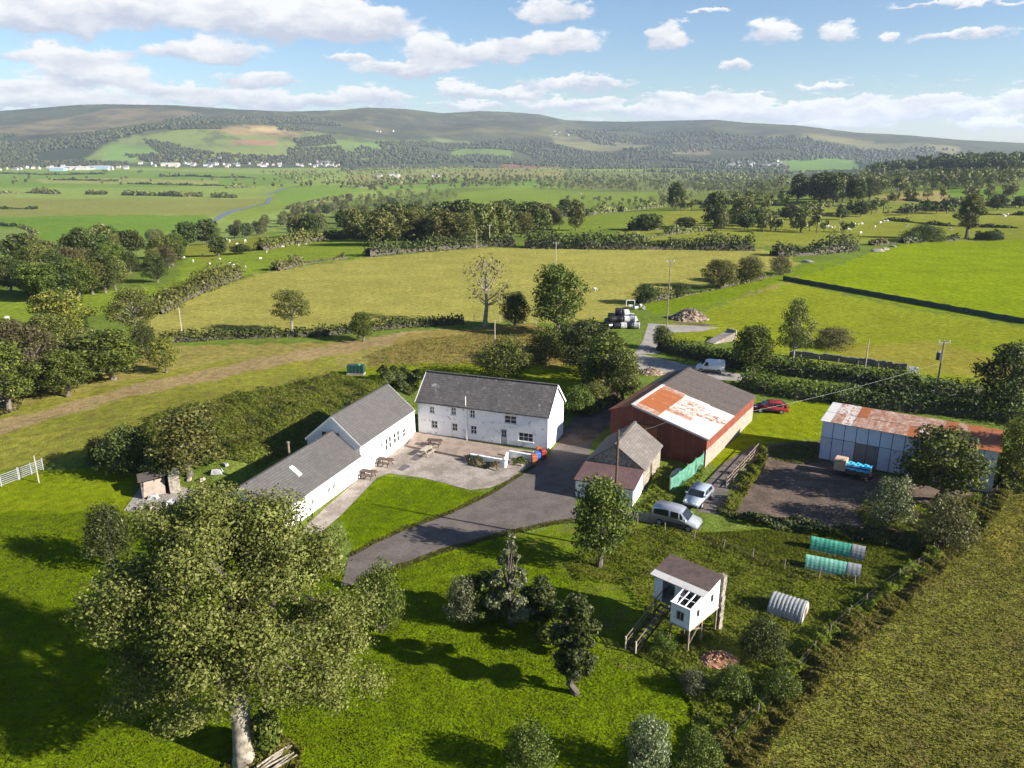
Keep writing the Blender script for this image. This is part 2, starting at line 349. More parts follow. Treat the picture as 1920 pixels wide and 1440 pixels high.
def link(name, data, parent=None, loc=(0, 0, 0), rz=0, sc=1):
    o = bpy.data.objects.new(name, data); COL.objects.link(o); o.location = loc; o.rotation_euler = (0, 0, rz)
    o.scale = (sc, sc, sc) if isinstance(sc, (int, float)) else sc
    if parent: o.parent = parent
    return o
def tag(o, label, cat=None, group=None, kind=None):
    if label: o['label'] = label
    if cat: o['category'] = cat
    if group: o['group'] = group
    if kind: o['kind'] = kind
    return o
def thing(name, label, cat, loc=(0, 0, 0), rz=0, group=None, sc=1):
    return tag(link(name, None, None, loc, rz, sc), label, cat, group)
def copy_thing(src, loc, rz, sc=1, label=None):
    r = src.copy(); COL.objects.link(r); r.location = loc; r.rotation_euler = (0, 0, rz); r.scale = (sc, sc, sc) if isinstance(sc, (int, float)) else sc
    if label: r['label'] = label
    for c in src.children:
        d = c.copy(); COL.objects.link(d); d.parent = r
        for g in c.children:
            e = g.copy(); COL.objects.link(e); e.parent = d
    return r
class MB:
    def __init__(s): s.v = []; s.f = []; s.m = []
    def add(s, V, Fc, mi=0):
        k = len(s.v); s.v += [tuple(q) for q in V]; s.f += [tuple(i + k for i in q) for q in Fc]; s.m += [mi] * len(Fc); return s
    def box(s, x0, x1, y0, y1, z0, z1, mi=0):
        return s.add([(x0,y0,z0),(x1,y0,z0),(x1,y1,z0),(x0,y1,z0),(x0,y0,z1),(x1,y0,z1),(x1,y1,z1),(x0,y1,z1)],
                     [(3,2,1,0),(4,5,6,7),(0,1,5,4),(1,2,6,5),(2,3,7,6),(3,0,4,7)], mi)
    def hexa(s, P, mi=0):            # eight corners, bottom four then top four, anticlockwise from above
        return s.add(P, [(3,2,1,0),(4,5,6,7),(0,1,5,4),(1,2,6,5),(2,3,7,6),(3,0,4,7)], mi)
    def slab(s, quad, th, mi=0):     # a sloping slab: four top corners, thickness straight down
        lo = [(a, b, c - th) for a, b, c in quad]; return s.hexa(lo + list(quad), mi)
    def bar(s, a, b, w, h=None, mi=0):
        a, b = Vector(a), Vector(b); d = (b - a).normalized(); up = Vector((0, 0, 1)) if abs(d.z) < .95 else Vector((1, 0, 0))
        x = d.cross(up).normalized() * (w / 2); y = x.cross(d).normalized() * ((h or w) / 2)
        return s.add([a-x-y, a+x-y, a+x+y, a-x+y, b-x-y, b+x-y, b+x+y, b-x+y], [(3,2,1,0),(4,5,6,7),(0,1,5,4),(1,2,6,5),(2,3,7,6),(3,0,4,7)], mi)
    def tube(s, pts, rad, n=8, mi=0, cap=True):
        pts = [Vector(q) for q in pts]; k = len(pts); rad = [rad] * k if isinstance(rad, (int, float)) else rad; V = []; X = None
        for i, q in enumerate(pts):
            d = (pts[min(i + 1, k - 1)] - pts[max(i - 1, 0)]).normalized()
            if X is None: X = d.orthogonal().normalized()
            X = (X - d * X.dot(d)).normalized(); Y = d.cross(X)
            for j in range(n):
                a = 2 * math.pi * j / n; V.append(q + (X * math.cos(a) + Y * math.sin(a)) * rad[i])
        Fc = [(i*n+j, i*n+(j+1) % n, (i+1)*n+(j+1) % n, (i+1)*n+j) for i in range(k-1) for j in range(n)]
        if cap: Fc += [tuple(range(n))[::-1], tuple(range((k-1)*n, k*n))]
        return s.add(V, Fc, mi)
    def build(s, name, mats, parent=None, smooth=False, loc=(0, 0, 0), rz=0):
        return link(name, newmesh(name, s.v, s.f, mats, s.m, smooth), parent, loc, rz)
    def mesh(s, name, mats, smooth=False): return newmesh(name, s.v, s.f, mats, s.m, smooth)
def sheet(name, pts, z, mat, label=None, sub=True):
    """a flat ground sheet of constant thickness over the level farm ground; pts in photo pixels"""
    P = [at(*q) for q in pts]
    bm = bmesh.new(); vs = [bm.verts.new((q.x, q.y, z)) for q in P]; f = bm.faces.new(vs)
    if f.normal.z < 0: f.normal_flip()
    bm.normal_update()
    if bm.faces[:] and bm.faces[:][0].normal.z < 0: bmesh.ops.reverse_faces(bm, faces=bm.faces[:])
    bmesh.ops.triangulate(bm, faces=bm.faces[:]); me = bpy.data.meshes.new(name); bm.to_mesh(me); bm.free()
    me.materials.append(MT[mat]); o = link(name, me); o['kind'] = 'structure'
    if label: o['label'] = label
    return o
# ------------------------------------------------------------------ ground: one sheet to the horizon, each field with its own sward
KF = 1.66
def alb(c): return np.array([q / KF for q in lin(c)])
LUSH = (114,136,16); PAST = (140,156,52); TAN = (172,167,86); STRAW = (164,154,84); VAL = (148,166,82); RUSH = (156,154,92)
ROUGH = {(142,142,60), (132,130,58), (150,150,62), STRAW, (162,144,80), (114,132,30), (160,148,64)}      # swards with brown and green patches
FIELDS = [  # (outline in photo pixels, sward colour) - far to near
 ([(-200,205),(1000,205),(1920,262),(2300,270),(2300,300),(1400,310),(-200,310)], (92,100,76)),
 ([(-100,238),(0,236),(200,205),(350,199),(480,212),(330,232),(120,262),(-100,262)], (138,124,96)),
 ([(560,212),(700,203),(850,214),(1000,216),(1100,232),(1220,262),(1000,258),(800,250),(640,240)], (114,112,78)),
 ([(-100,262),(150,250),(330,222),(500,210),(620,232),(420,232),(280,246),(190,272),(140,305),(-100,308)], (72,82,64)),
 ([(150,302),(200,270),(270,248),(380,238),(540,240),(680,258),(760,285),(700,302),(560,306),(300,308)], (138,152,84)),
 ([(380,240),(540,238),(620,246),(560,262),(440,252)], (172,150,108)), ([(440,262),(520,262),(520,274),(430,272)], (176,132,110)),
 ([(200,272),(290,268),(290,300),(190,302)], (132,162,84)), ([(480,238),(540,240),(535,248),(460,247)], (206,178,130)),
 ([(560,250),(680,262),(740,280),(640,285),(560,270)], (126,148,80)), ([(660,270),(720,262),(790,268),(760,290),(690,292)], (126,154,80)),
 ([(760,262),(820,258),(900,266),(860,274),(770,272)], (140,150,92)), ([(850,276),(960,280),(960,298),(840,296)], (128,152,82)),
 ([(1030,250),(1200,262),(1260,280),(1140,284),(1040,268)], (150,146,104)), ([(1260,268),(1330,272),(1330,290),(1240,286)], (152,140,112)),
 ([(1440,252),(1640,262),(1640,274),(1440,266)], (146,140,100)), ([(1600,268),(1800,276),(1790,290),(1620,284)], (150,146,108)),
 ([(1060,232),(1330,228),(1560,246),(1560,256),(1300,246),(1100,250)], (108,108,84)),
 ([(1040,286),(1300,292),(1480,296),(1920,292),(1920,312),(1300,316),(1040,312)], (84,94,70)),
 ([(1080,226),(1180,229),(1300,226),(1340,246),(1240,252),(1120,244)], (82,94,80)), ([(560,222),(700,206),(860,216),(1000,216),(1060,232),(1000,246),(760,244)], (90,90,70)), ([(300,200),(450,206),(560,214),(560,222),(420,222)], (86,94,74)),
 # valley floor
 ([(-500,312),(640,316),(1000,314),(1480,322),(1480,345),(1100,352),(860,352),(640,380),(420,452),(200,500),(-500,560)], VAL),
 ([(-500,318),(300,320),(620,330),(500,348),(0,352),(-500,350)], (126,154,66)), ([(0,368),(240,372),(520,372),(420,404),(0,410)], (148,152,80)),
 ([(60,336),(240,334),(420,338),(400,346),(80,344)], (160,164,94)), ([(1300,380),(1500,378),(1480,398),(1280,398)], (158,160,80)), ([(880,366),(1060,358),(1240,366),(1240,376),(1000,380)], (146,160,66)),
 ([(0,408),(390,404),(400,420),(300,440),(120,470),(0,480),(-200,500)], (118,150,52)), ([(-60,428),(50,430),(70,438),(0,462),(-60,470)], (140,156,82)),
 ([(640,330),(900,316),(1060,318),(1060,336),(820,340),(680,344)], RUSH), ([(940,307),(1010,307),(1010,316),(935,316)], (158,120,98)),
 ([(1020,308),(1080,309),(1070,314),(1015,314)], (164,128,104)), ([(1110,310),(1190,311),(1180,316),(1100,315)], (160,124,100)),
 ([(520,350),(620,348),(700,356),(640,372),(560,385),(510,372)], (132,160,66)), ([(500,372),(560,384),(470,412),(420,412)], (140,158,66)),
 ([(690,340),(860,332),(1060,338),(1060,348),(860,350),(720,356)], (128,158,66)),
 ([(1060,318),(1480,324),(1480,345),(1060,350)], (130,138,80)),
 ([(1460,300),(1600,296),(1620,318),(1440,322)], (118,152,70)), ([(1700,326),(1760,302),(1920,304),(1920,332),(1760,332)], (122,152,70)),
 ([(1440,322),(1920,328),(1920,352),(1480,345)], (122,138,70)),
 ([(810,392),(860,362),(980,352),(1250,360),(1250,382),(1080,398),(960,412),(860,412)], (134,154,58)),
 ([(1000,420),(1080,402),(1250,388),(1260,400),(1160,428),(1040,440)], (134,150,62)),
 ([(1480,345),(1920,352),(1920,400),(1300,400),(1250,372),(1300,352)], (138,150,68)),
 ([(1640,368),(1760,358),(1820,372),(1800,384),(1660,378)], (172,158,100)), ([(1760,352),(1920,354),(1920,372),(1780,372)], (124,152,62)),
 ([(1160,432),(1260,396),(1920,398),(1920,452),(1640,456),(1400,462),(1160,456)], (150,154,66)),
 ([(1380,425),(1700,408),(1920,418),(1920,448),(1640,452),(1420,452)], (146,152,60)),
 ([(420,455),(500,432),(640,444),(760,462),(690,478),(520,505),(440,520),(330,560),(180,590),(-200,620),(-200,560),(60,560),(330,530),(350,480)], (140,158,56)),
 ([(330,470),(480,440),(600,448),(480,470),(380,490)], (146,150,62)),
 # around the farm
 ([(-300,620),(120,640),(290,650),(700,640),(860,618),(1010,610),(1120,640),(1190,660),(1180,720),(780,690),(600,720),(300,780),(-300,860)], STRAW),
 ([(240,625),(340,560),(500,510),(690,482),(900,465),(1180,462),(1460,470),(1500,495),(1300,540),(1190,570),(1130,600),(1000,606),(860,602),(600,628),(300,640)], TAN),
 ([(-300,800),(0,770),(300,700),(480,668),(620,660),(640,700),(420,780),(200,850),(0,880),(-300,920)], (150,150,62)),
 ([(0,790),(230,726),(500,668),(760,622),(990,612),(960,625),(760,640),(500,690),(240,745),(0,815)], (174,152,108)),
 ([(760,625),(1000,606),(1090,640),(1060,690),(940,690),(780,690),(680,690)], (162,144,80)),
 ([(640,690),(800,680),(1120,690),(1130,760),(900,730),(640,720)], (138,150,36)),
 ([(-300,900),(80,880),(260,880),(240,960),(200,1040),(-300,1050)], (134,150,28)),
 ([(1300,592),(1400,552),(1480,524),(1560,499),(1640,473),(1652,477),(1568,505),(1486,531),(1408,560),(1320,598)], (166,152,92)), ([(1190,572),(1330,542),(1500,500),(1600,480),(1480,525),(1330,575),(1230,590)], (128,148,36)),
 ([(1480,525),(1700,455),(1920,450),(2400,470),(2400,680),(1920,608),(1700,575)], (140,158,30)),
 ([(1300,590),(1480,530),(1700,578),(1920,612),(2400,690),(2400,760),(1920,745),(1720,700),(1480,672),(1380,640),(1240,640),(1240,610)], (148,158,46)),
 ([(1560,650),(1750,640),(1920,680),(1900,720),(1720,695),(1600,680)], (160,154,64)),
 ([(-400,960),(200,960),(660,1080),(960,1000),(1200,970),(1330,1000),(1500,1000),(1700,1040),(1560,1200),(1350,1440),(1300,1700),(-600,1700)], LUSH),
 ([(640,960),(712,892),(790,898),(880,921),(925,922),(840,962),(745,998),(660,1045)], (122,148,8)),
 ([(960,1000),(1200,975),(1350,1000),(1740,1060),(1560,1200),(1400,1330),(1150,1240),(1060,1080)], (114,132,30)),
 ([(1300,1000),(1460,990),(1760,1040),(1700,1080),(1500,1090),(1340,1030)], (112,128,30)),
 ([(1330,820),(1410,780),(1560,740),(1550,820),(1420,840),(1340,880)], (138,152,28)),
 ([(1340,1600),(1420,1350),(1580,1190),(1770,1050),(1890,920),(2000,860),(2600,900),(2600,1700)], (142,142,60)),
 ([(1500,1600),(1640,1400),(1800,1200),(1920,1130),(2400,1200),(2400,1700)], (132,130,58)),
 ([(1840,1010),(1920,930),(2100,900),(2100,1010),(1900,1060)], (160,148,64)),
]
def ext(pts):
    """fields cut by the picture's edge go on beyond it"""
    out = []
    for i, p in enumerate(pts):
        q = pts[(i + 1) % len(pts)]; out.append(p)
        if p[0] == q[0] and (p[0] == 1920 or p[0] <= 0):
            x = 2600 if p[0] > 0 else -1000; out += [(x, p[1]), (x, q[1])]
    return out
def build_ground():
    fine = np.radians(np.arange(-45, 45.01, .19)); coarse = np.radians(np.arange(45 + 4, 360 - 45 - 1, 4.0))
    A = np.concatenate([fine, coarse]); nA = len(A)
    rr = [1.0, 6, 12, 18, 24, 28]
    while rr[-1] < 8600:
        r = rr[-1]; rr.append(r + (min(max(.22, r * r / 33 * .0019), 30 if r > 3000 else 22) if r < 5760 else 350))
    rr = np.array(rr); nR = len(rr)
    X = np.outer(rr, np.sin(A)); Y = np.outer(rr, np.cos(A)); Z = hfun(X, Y)
    P2 = np.stack([X.ravel(), Y.ravel()], 1)
    V = np.stack([X.ravel(), Y.ravel(), Z.ravel()], 1)
    i = np.arange(nR - 1)[:, None] * nA; j = np.arange(nA)[None, :]; j2 = (j + 1) % nA
    Q = np.stack([i + j, i + nA + j, i + nA + j2, i + j2], 2).reshape(-1, 4)[:, ::-1]
    C = np.tile(alb((120,138,60)), (len(P2), 1)); RF = np.zeros(len(P2))
    # ragged field edges
    wob = np.stack([np.sin(P2[:, 1] * .9 + np.sin(P2[:, 0] * 1.7)), np.sin(P2[:, 0] * 1.1 + np.sin(P2[:, 1] * 1.3))], 1)
    rad = np.hypot(P2[:, 0], P2[:, 1]); PW = P2 + wob * np.clip(rad * .004, .25, 2.5)[:, None]
    front = Y.ravel() > 0
    for pts, c in FIELDS:
        pl = poly(ext(pts)); lo, hi = pl.min(0), pl.max(0)
        k = np.where(front & (PW[:, 0] > lo[0]) & (PW[:, 0] < hi[0]) & (PW[:, 1] > lo[1]) & (PW[:, 1] < hi[1]))[0]
        if len(k): k = k[inside(PW[k], pl)]; C[k] = alb(c); RF[k] = 1.0 if c in ROUGH else 0.0
    behind = Y.ravel() < 5; C[behind] = alb(LUSH)
    m = NT('pasture'); at_ = m.n('ShaderNodeAttribute'); at_.attribute_name = 'sward'
    n0 = m.noise(.012, 5, .6); n1 = m.noise(.11, 5, .65); n2 = m.noise(.9, 4, .65); n3 = m.noise(5.5, 3, .7)
    def k(n, a, b, lo=.3, hi=.7):
        q = m.n('ShaderNodeMapRange'); m.l(n, q.inputs[0]); q.inputs[1].default_value = lo; q.inputs[2].default_value = hi; q.inputs[3].default_value = a; q.inputs[4].default_value = b; return q.outputs[0]
    f = m.math('MULTIPLY', m.math('MULTIPLY', k(n1, .84, 1.16), k(n2, .70, 1.30)), m.math('MULTIPLY', k(n3, .60, 1.40), k(n0, .9, 1.1)))
    v = m.n('ShaderNodeVectorMath'); v.operation = 'SCALE'; m.l(at_.outputs['Color'], v.inputs[0]); m.l(f, v.inputs[3])
    c = m.mix(m.math('MULTIPLY', m.ramp(m.noise(.23, 6, .7), .50, .72), .45), v.outputs[0], m.mix(1.0, v.outputs[0], (1.42, 1.10, 1.25), 'MULTIPLY'))
    c = m.mix(m.math('MULTIPLY', m.ramp(m.noise(1.5, 5, .75), .50, .66), .62), c, m.mix(1.0, c, (.55, .68, .6), 'MULTIPLY'))
    al = at_.outputs['Alpha']
    c = m.mix(m.math('MULTIPLY', al, m.math('MULTIPLY', m.ramp(m.noise(.42, 6, .75), .50, .64), .5)), c, (.150, .102, .050))
    c = m.mix(m.math('MULTIPLY', al, m.math('MULTIPLY', m.ramp(m.noise(.75, 6, .75, dist=.6), .54, .66), .6)), c, (.075, .105, .018))
    hp = m.n('ShaderNodeSeparateXYZ'); m.l(m.co('Object'), hp.inputs[0]); hill = m.ramp(hp.outputs[2], 0, 60)
    c = m.mix(m.math('MULTIPLY', hill, m.math('MULTIPLY', m.ramp(m.noise(.006, 8, .72), .45, .58), .72)), c, (.036, .046, .034))
    c = m.mix(m.math('MULTIPLY', hill, m.math('MULTIPLY', m.ramp(m.noise(.009, 7, .7, dist=.8), .52, .62), .5)), c, (.150, .140, .072))
    hgt = m.math('ADD', m.math('MULTIPLY', n2, 1.2), n3)
    mat = m.done(m.bsdf(c, 1.0, 0, .0, hgt, .6, .2))
    me = newmesh('ground', V, Q, mat, smooth=True)
    ca = me.color_attributes.new('sward', 'FLOAT_COLOR', 'POINT')
    ca.data.foreach_set('color', np.concatenate([C, RF[:, None]], 1).astype(np.float32).ravel())
    o = link('ground', me); tag(o, 'green and straw coloured farmland of fields and hills', None, None, 'structure')
build_ground()

# river: a thin ribbon of water lying in the valley floor
def build_river():
    pts = [(400,416,3),(418,404,5),(436,396,7),(470,388,4),(500,382,4),(507,372,4),(500,364,4),(520,359,5),(535,353,4),(560,350,3)]
    B = [(G(a, b), w) for a, b, w in pts]; V = []; L = len(B); k = 0
    for i, (q, w) in enumerate(B):
        a, b = B[max(i - 1, 0)][0], B[min(i + 1, L - 1)][0]; d = (b - a); d.z = 0; d.normalize(); n = Vector((-d.y, d.x, 0))
        for s in (-1, 1):
            e = q + n * s * w * .85; V.append((e.x, e.y, max(hz(e.x, e.y), q.z) + .35))
    o = link('river', newmesh('river', V, [(2*i, 2*i+1, 2*i+3, 2*i+2) for i in range(L - 1)], 'water')); tag(o, 'pale river winding through the valley pastures', None, None, 'structure')
build_river()

# level sheets of the farmyard
sheet('farm_drive', [(640,1100),(655,1040),(700,1018),(752,994),(846,960),(925,922),(966,896),(1028,857),(1040,838),(1110,830),(1098,880),(1078,945),(1084,976),(1035,982),(984,991),(929,1005),(832,1032),(729,1070),(690,1088)], .012, 'asphalt', 'grey asphalt drive curving past the lawn to the yard')
sheet('farm_lane', [(1040,838),(1066,795),(1100,742),(1150,700),(1190,668),(1215,668),(1200,700),(1165,740),(1140,800),(1110,830)], .012, 'dirt', 'shaded stony lane between the farmhouse and the red barn')  # gravel lane given dark earth tone, barn shade put into the colour
sheet('road', [(1180,660),(1215,667),(1290,684),(1370,699),(1420,706),(1420,716),(1340,712),(1260,704),(1195,694),(1165,700)], .018, 'gravel', 'grey lane passing behind the red barn')
sheet('turning_area', [(1188,664),(1205,640),(1214,612),(1218,592),(1240,584),(1256,590),(1300,603),(1350,607),(1362,612),(1310,622),(1256,624),(1240,640),(1236,664)], .022, 'gravel', 'grey gravel turning area beside the tall pole')
sheet('patio', [(772,809),(1027,853),(1001,870),(966,895),(918,915),(881,919),(832,906),(791,896),(729,888),(706,897),(638,968),(600,1000),(560,1000),(612,950),(673,898),(712,856)], .030, 'concrete', 'worn concrete patio in front of the white farmhouse')
def raised(name, pts, z, mat, label):
    P = [at(*q) for q in pts]; m = MB(); n = len(P); m.add([(q.x, q.y, 0) for q in P] + [(q.x, q.y, z) for q in P], [tuple(range(n, 2 * n))] + [(i, (i + 1) % n, n + (i + 1) % n, n + i) for i in range(n)])
    bm = bmesh.new(); me = m.mesh(name, mat); bm.from_mesh(me); bmesh.ops.recalc_face_normals(bm, faces=bm.faces[:]); bm.to_mesh(me); bm.free(); o = link(name, me); tag(o, label, None, None, 'structure')
raised('terrace', [(764,839),(776,813),(1016,853),(998,864),(955,860),(890,857),(880,862)], .26, 'pink_paving', 'pinkish paved terrace along the farmhouse wall')
sheet('dark_paving', [(767,862),(782,851),(794,857),(779,865)], .036, 'slab_dark', 'dark square of paving on the patio beside the stone table')
sheet('dark_paving', [(745,881),(758,870),(770,875),(754,884)], .036, 'slab_dark', 'dark square of paving nearest the lawn')
sheet('dirt_pen', [(1352,945),(1405,868),(1432,832),(1560,826),(1600,880),(1850,930),(1820,985),(1740,1010),(1600,992),(1440,985),(1380,968)], .012, 'dirt', 'bare brown earth of the pen before the blue shed')
sheet('track', [(1306,960),(1325,905),(1352,872),(1412,835),(1425,842),(1395,868),(1352,945),(1352,965)], .018, 'asphalt', 'dark track beside the wooden rail fence')
sheet('earth_patch', [(1256,588),(1300,575),(1345,590),(1368,606),(1320,612),(1262,606)], .028, 'dirt', 'brown earth round the manure heap')
sheet('rubble_ground', [(232,958),(262,915),(330,900),(430,880),(445,900),(330,945),(290,962)], .014, 'gravel', 'rubble strewn ground by the ruined shed')
# ------------------------------------------------------------------ buildings
def wall_holes(mb, L, H, holes, T, depth=.14, mi=0):
    """wall in the plane y=0 facing -y, x 0..L, z 0..H, with real openings and reveals; T maps local (x,y,z) -> part coordinates"""
    xs = sorted({0, L, *[h[0] for h in holes], *[h[0] + h[2] for h in holes]}); zs = sorted({0, H, *[h[1] for h in holes], *[h[1] + h[3] for h in holes]})
    for a, b in zip(xs, xs[1:]):
        for c, d in zip(zs, zs[1:]):
            mx, mz = (a + b) / 2, (c + d) / 2
            if any(h[0] < mx < h[0] + h[2] and h[1] < mz < h[1] + h[3] for h in holes): continue
            mb.add([T(a, 0, c), T(b, 0, c), T(b, 0, d), T(a, 0, d)], [(0, 1, 2, 3)], mi)
    for x, z, w, h in [q[:4] for q in holes]:
        A = [(x, z), (x + w, z), (x + w, z + h), (x, z + h)]
        for i in range(4):
            (a, b), (c, d) = A[i], A[(i + 1) % 4]
            mb.add([T(a, 0, b), T(a, depth, b), T(c, depth, d), T(c, 0, d)], [(0, 1, 2, 3)], mi)
def window(parent, T, x, z, w, h, nx=2, nz=2, depth=.1, sill=True, frame='frame', name='window', split=None):
    f = MB(); t = .055; y0, y1 = depth - .05, depth + .02
    def B(a, b, c, d): f.hexa([T(a, y0, c), T(b, y0, c), T(b, y1, c), T(a, y1, c), T(a, y0, d), T(b, y0, d), T(b, y1, d), T(a, y1, d)])
    B(x, x + t, z, z + h); B(x + w - t, x + w, z, z + h); B(x + t, x + w - t, z, z + t); B(x + t, x + w - t, z + h - t, z + h)
    for i in range(1, nx): c = x + w * i / nx; B(c - t * .45, c + t * .45, z + t, z + h - t)
    for i in range(1, nz):
        c = z + h * i / nz
        for k in range(nx):
            a = x + w * k / nx + t * .46 + (t * .55 if k == 0 else 0); b = x + w * (k + 1) / nx - t * .46 - (t * .55 if k == nx - 1 else 0); B(a, b, c - t * .4, c + t * .4)
    o = f.build(name, frame, parent)
    g = MB(); yy = depth + .03; g.add([T(x, yy, z), T(x + w, yy, z), T(x + w, yy, z + h), T(x, yy, z + h)], [(0, 1, 2, 3)]); g.build('pane', 'glass', o)
    if sill:
        s = MB(); s.hexa([T(x - .1, -.09, z - .11), T(x + w + .1, -.09, z - .11), T(x + w + .1, .05, z - .11), T(x - .1, .05, z - .11),
                          T(x - .1, -.09, z - .012), T(x + w + .1, -.09, z - .012), T(x + w + .1, .05, z - .012), T(x - .1, .05, z - .012)]); s.build('sill', 'frame', o)
    return o
def gable(name, label, cat, org, ex, L, W, eave, ridge, wall, roof, front=(), back=(), ov=.18, eo=.22, ridge_at=None, back_eave=None, verge='frame', gutter=None, th=.12):
    """gabled building: x along the front (y=0 faces the viewer), y to the back"""
    e = thing(name, label, cat, (org[0], org[1], 0), math.atan2(ex[1], ex[0]))
    ra = ridge_at if ridge_at is not None else W / 2; be = back_eave if back_eave is not None else eave
    I = lambda a, b, c: (a, b, c)
    w = MB(); wall_holes(w, L, eave, list(front), I)
    w.add([(0, 0, 0), (0, W, 0), (0, W, be), (0, ra, ridge), (0, 0, eave)], [(4, 3, 2, 1, 0)])
    w.add([(L, 0, 0), (L, W, 0), (L, W, be), (L, ra, ridge), (L, 0, eave)], [(0, 1, 2, 3, 4)])
    w.add([(L, W, 0), (0, W, 0), (0, W, be), (L, W, be)], [(0, 1, 2, 3)])
    w.build('wall', wall, e)
    up = th + .01
    if roof:
        s1 = (ridge - eave) / ra; s2 = (ridge - be) / (W - ra)
        for sgn in (0, 1):
            m = MB()
            if sgn == 0: m.slab([(-ov, -eo, eave - s1 * eo + up), (L + ov, -eo, eave - s1 * eo + up), (L + ov, ra, ridge + up), (-ov, ra, ridge + up)], th)
            else: m.slab([(-ov, ra, ridge + up), (L + ov, ra, ridge + up), (L + ov, W + eo, be - s2 * eo + up), (-ov, W + eo, be - s2 * eo + up)], th)
            # own slope coordinates so the slate courses run along the roof
            o = m.build('roof_slope', roof, e)
        r = MB(); r.bar((-ov, ra, ridge + up + .03), (L + ov, ra, ridge + up + .03), .28, .10); r.build('ridge_tiles', roof, e)
        if verge:
            for x in (-ov - .02, L + ov + .02):
                m = MB(); m.bar((x, -eo, eave - s1 * eo + up - .07), (x, ra, ridge + up - .07), .03, .2); m.bar((x, ra, ridge + up - .07), (x, W + eo, be - s2 * eo + up - .07), .03, .2); m.build('bargeboard', verge, e)
        if gutter:
            m = MB(); z = eave - s1 * eo + up - .1; m.bar((-ov, -eo - .06, z), (L + ov, -eo - .06, z), .11, .09); m.build('gutter', gutter, e)
    return e
def door(parent, T, x, w, h, mat, pane=True, depth=.1, z=0.02):
    m = MB(); m.hexa([T(x, depth - .04, z), T(x + w, depth - .04, z), T(x + w, depth + .02, z), T(x, depth + .02, z), T(x, depth - .04, h), T(x + w, depth - .04, h), T(x + w, depth + .02, h), T(x, depth + .02, h)])
    o = m.build('door', mat, parent)
    if pane:
        yy = depth - .05; g = MB(); a, b = x + w * .14, x + w * .86; c, d = h * .5, h * .93
        for i in (0, 1):
            for k in (0, 1):
                p0, p1 = a + (b - a) * i / 2 + .025, a + (b - a) * (i + 1) / 2 - .025; q0, q1 = c + (d - c) * k / 2 + .025, c + (d - c) * (k + 1) / 2 - .025
                g.add([T(p0, yy, q0), T(p1, yy, q0), T(p1, yy, q1), T(p0, yy, q1)], [(0, 1, 2, 3)])
        g.build('pane', 'glass', o)
    k = MB(); k.bar(T(x + w * .1, depth - .1, h * .46), T(x + w * .1, depth - .04, h * .46), .05); k.build('handle', 'dark_metal', o)
    return o
ID = lambda a, b, c: (a, b, c)

# --- farmhouse
FX = Vector((.937, -.350)).normalized()
wins = [(1.55, 2.85, .62, .85), (4.35, 2.95, .62, .95), (6.75, 2.92, .62, .95), (1.75, 1.0, .78, .95), (6.8, .95, .78, 1.0),
        (11.05, 2.80, 1.45, .95), (12.75, .90, 1.75, 1.0)]
doors = [(4.35, .0, .85, 2.05), (10.55, .0, .80, 2.05)]
fh = gable('farmhouse', 'long white two storey farmhouse with a dark lichen spotted slate roof', 'farmhouse', (-11.2, 87.1), FX, 16.25, 6.0, 4.25, 6.9, 'worn_white', 'old_slate', wins + doors, gutter=None, ov=.2, eo=.25)
for i, (x, z, w, h) in enumerate(wins): window(fh, ID, x, z, w, h, 2 if w < 1 else (2 if w < 1.6 else 3), 2)
door(fh, ID, 4.35, .85, 2.05, 'frame'); door(fh, ID, 10.55, .80, 2.05, 'blue_silver')
m = MB(); m.tube([(6.35, -.09, .05), (6.35, -.09, 4.3)], .05, 8); m.build('drainpipe', 'frame', fh)
m = MB(); m.tube([(6.35, -.30, 4.45), (6.35, -.30, 5.55)], .045, 8); m.build('vent_pipe', 'frame', fh)
m = MB(); m.box(-.005, 16.255, -.03, .0, 0, .22); m.build('plinth', 'dark_stone', fh)
for k in range(16):
    m = MB(); x = .3 + k * 1.0; m.box(x, x + .55, -.24, -.16, 4.02 + .02 * math.sin(k), 4.10 + .02 * math.sin(k)); m.build('gutter_piece', 'trim', fh)

# --- converted range and its lower wing
BX = Vector((.338, .941)).normalized(); B0 = Vector((-15.75, 74.6))
wn = [(5.3, .75, .55, 1.45), (6.1, .75, .55, 1.45), (7.2, .9, .6, 1.3), (8.0, .9, .6, 1.3), (4.3, 1.6, .4, .5), (2.0, .9, .35, .5)]
tb = gable('cottage', 'white cottage with a plain grey slate roof beside the farmhouse', 'cottage', B0, BX, 12.1, 6.4, 3.4, 6.1, 'white_wall', 'new_slate', wn + [(9.3, 0, .9, 2.0)], ov=.08, eo=.15, gutter='frame', verge='frame')
for x, z, w, h in wn: window(tb, ID, x, z, w, h, 1, 2 if h > 1 else 1, depth=.06)
door(tb, ID, 9.3, .9, 2.0, 'frame', depth=.06)
TG = lambda a, b, c: (b, 6.4 - a, c)          # near gable, facing -x, seen left to right
for x in (2.0, 3.55):
    o = window(tb, lambda a, b, c: (b - .12, 6.4 - a, c), x, 3.75, .5, .75, 1, 1, depth=.04, frame='dark_timber', sill=True)
W0 = B0 - BX * 15.01
ww = [(12.3, .75, .5, .6), (9.6, .75, .55, .6), (8.7, .75, .55, .6), (6.0, .75, .55, .6), (3.2, .75, .55, .6)]
wg = gable('cottage_wing', 'low white wing with a skylight in its grey slate roof', 'outbuilding', W0, BX, 15.0, 6.2, 2.3, 4.55, 'white_wall', 'new_slate', ww, ov=.02, eo=.15, gutter='frame')
for x, z, w, h in ww: window(wg, ID, x, z, w, h, 2, 1, depth=.06)
sl_ = (4.55 - 2.3) / 3.1
def on_roof(x, y, d): return (x, y, 2.3 + sl_ * y + .13 + d)
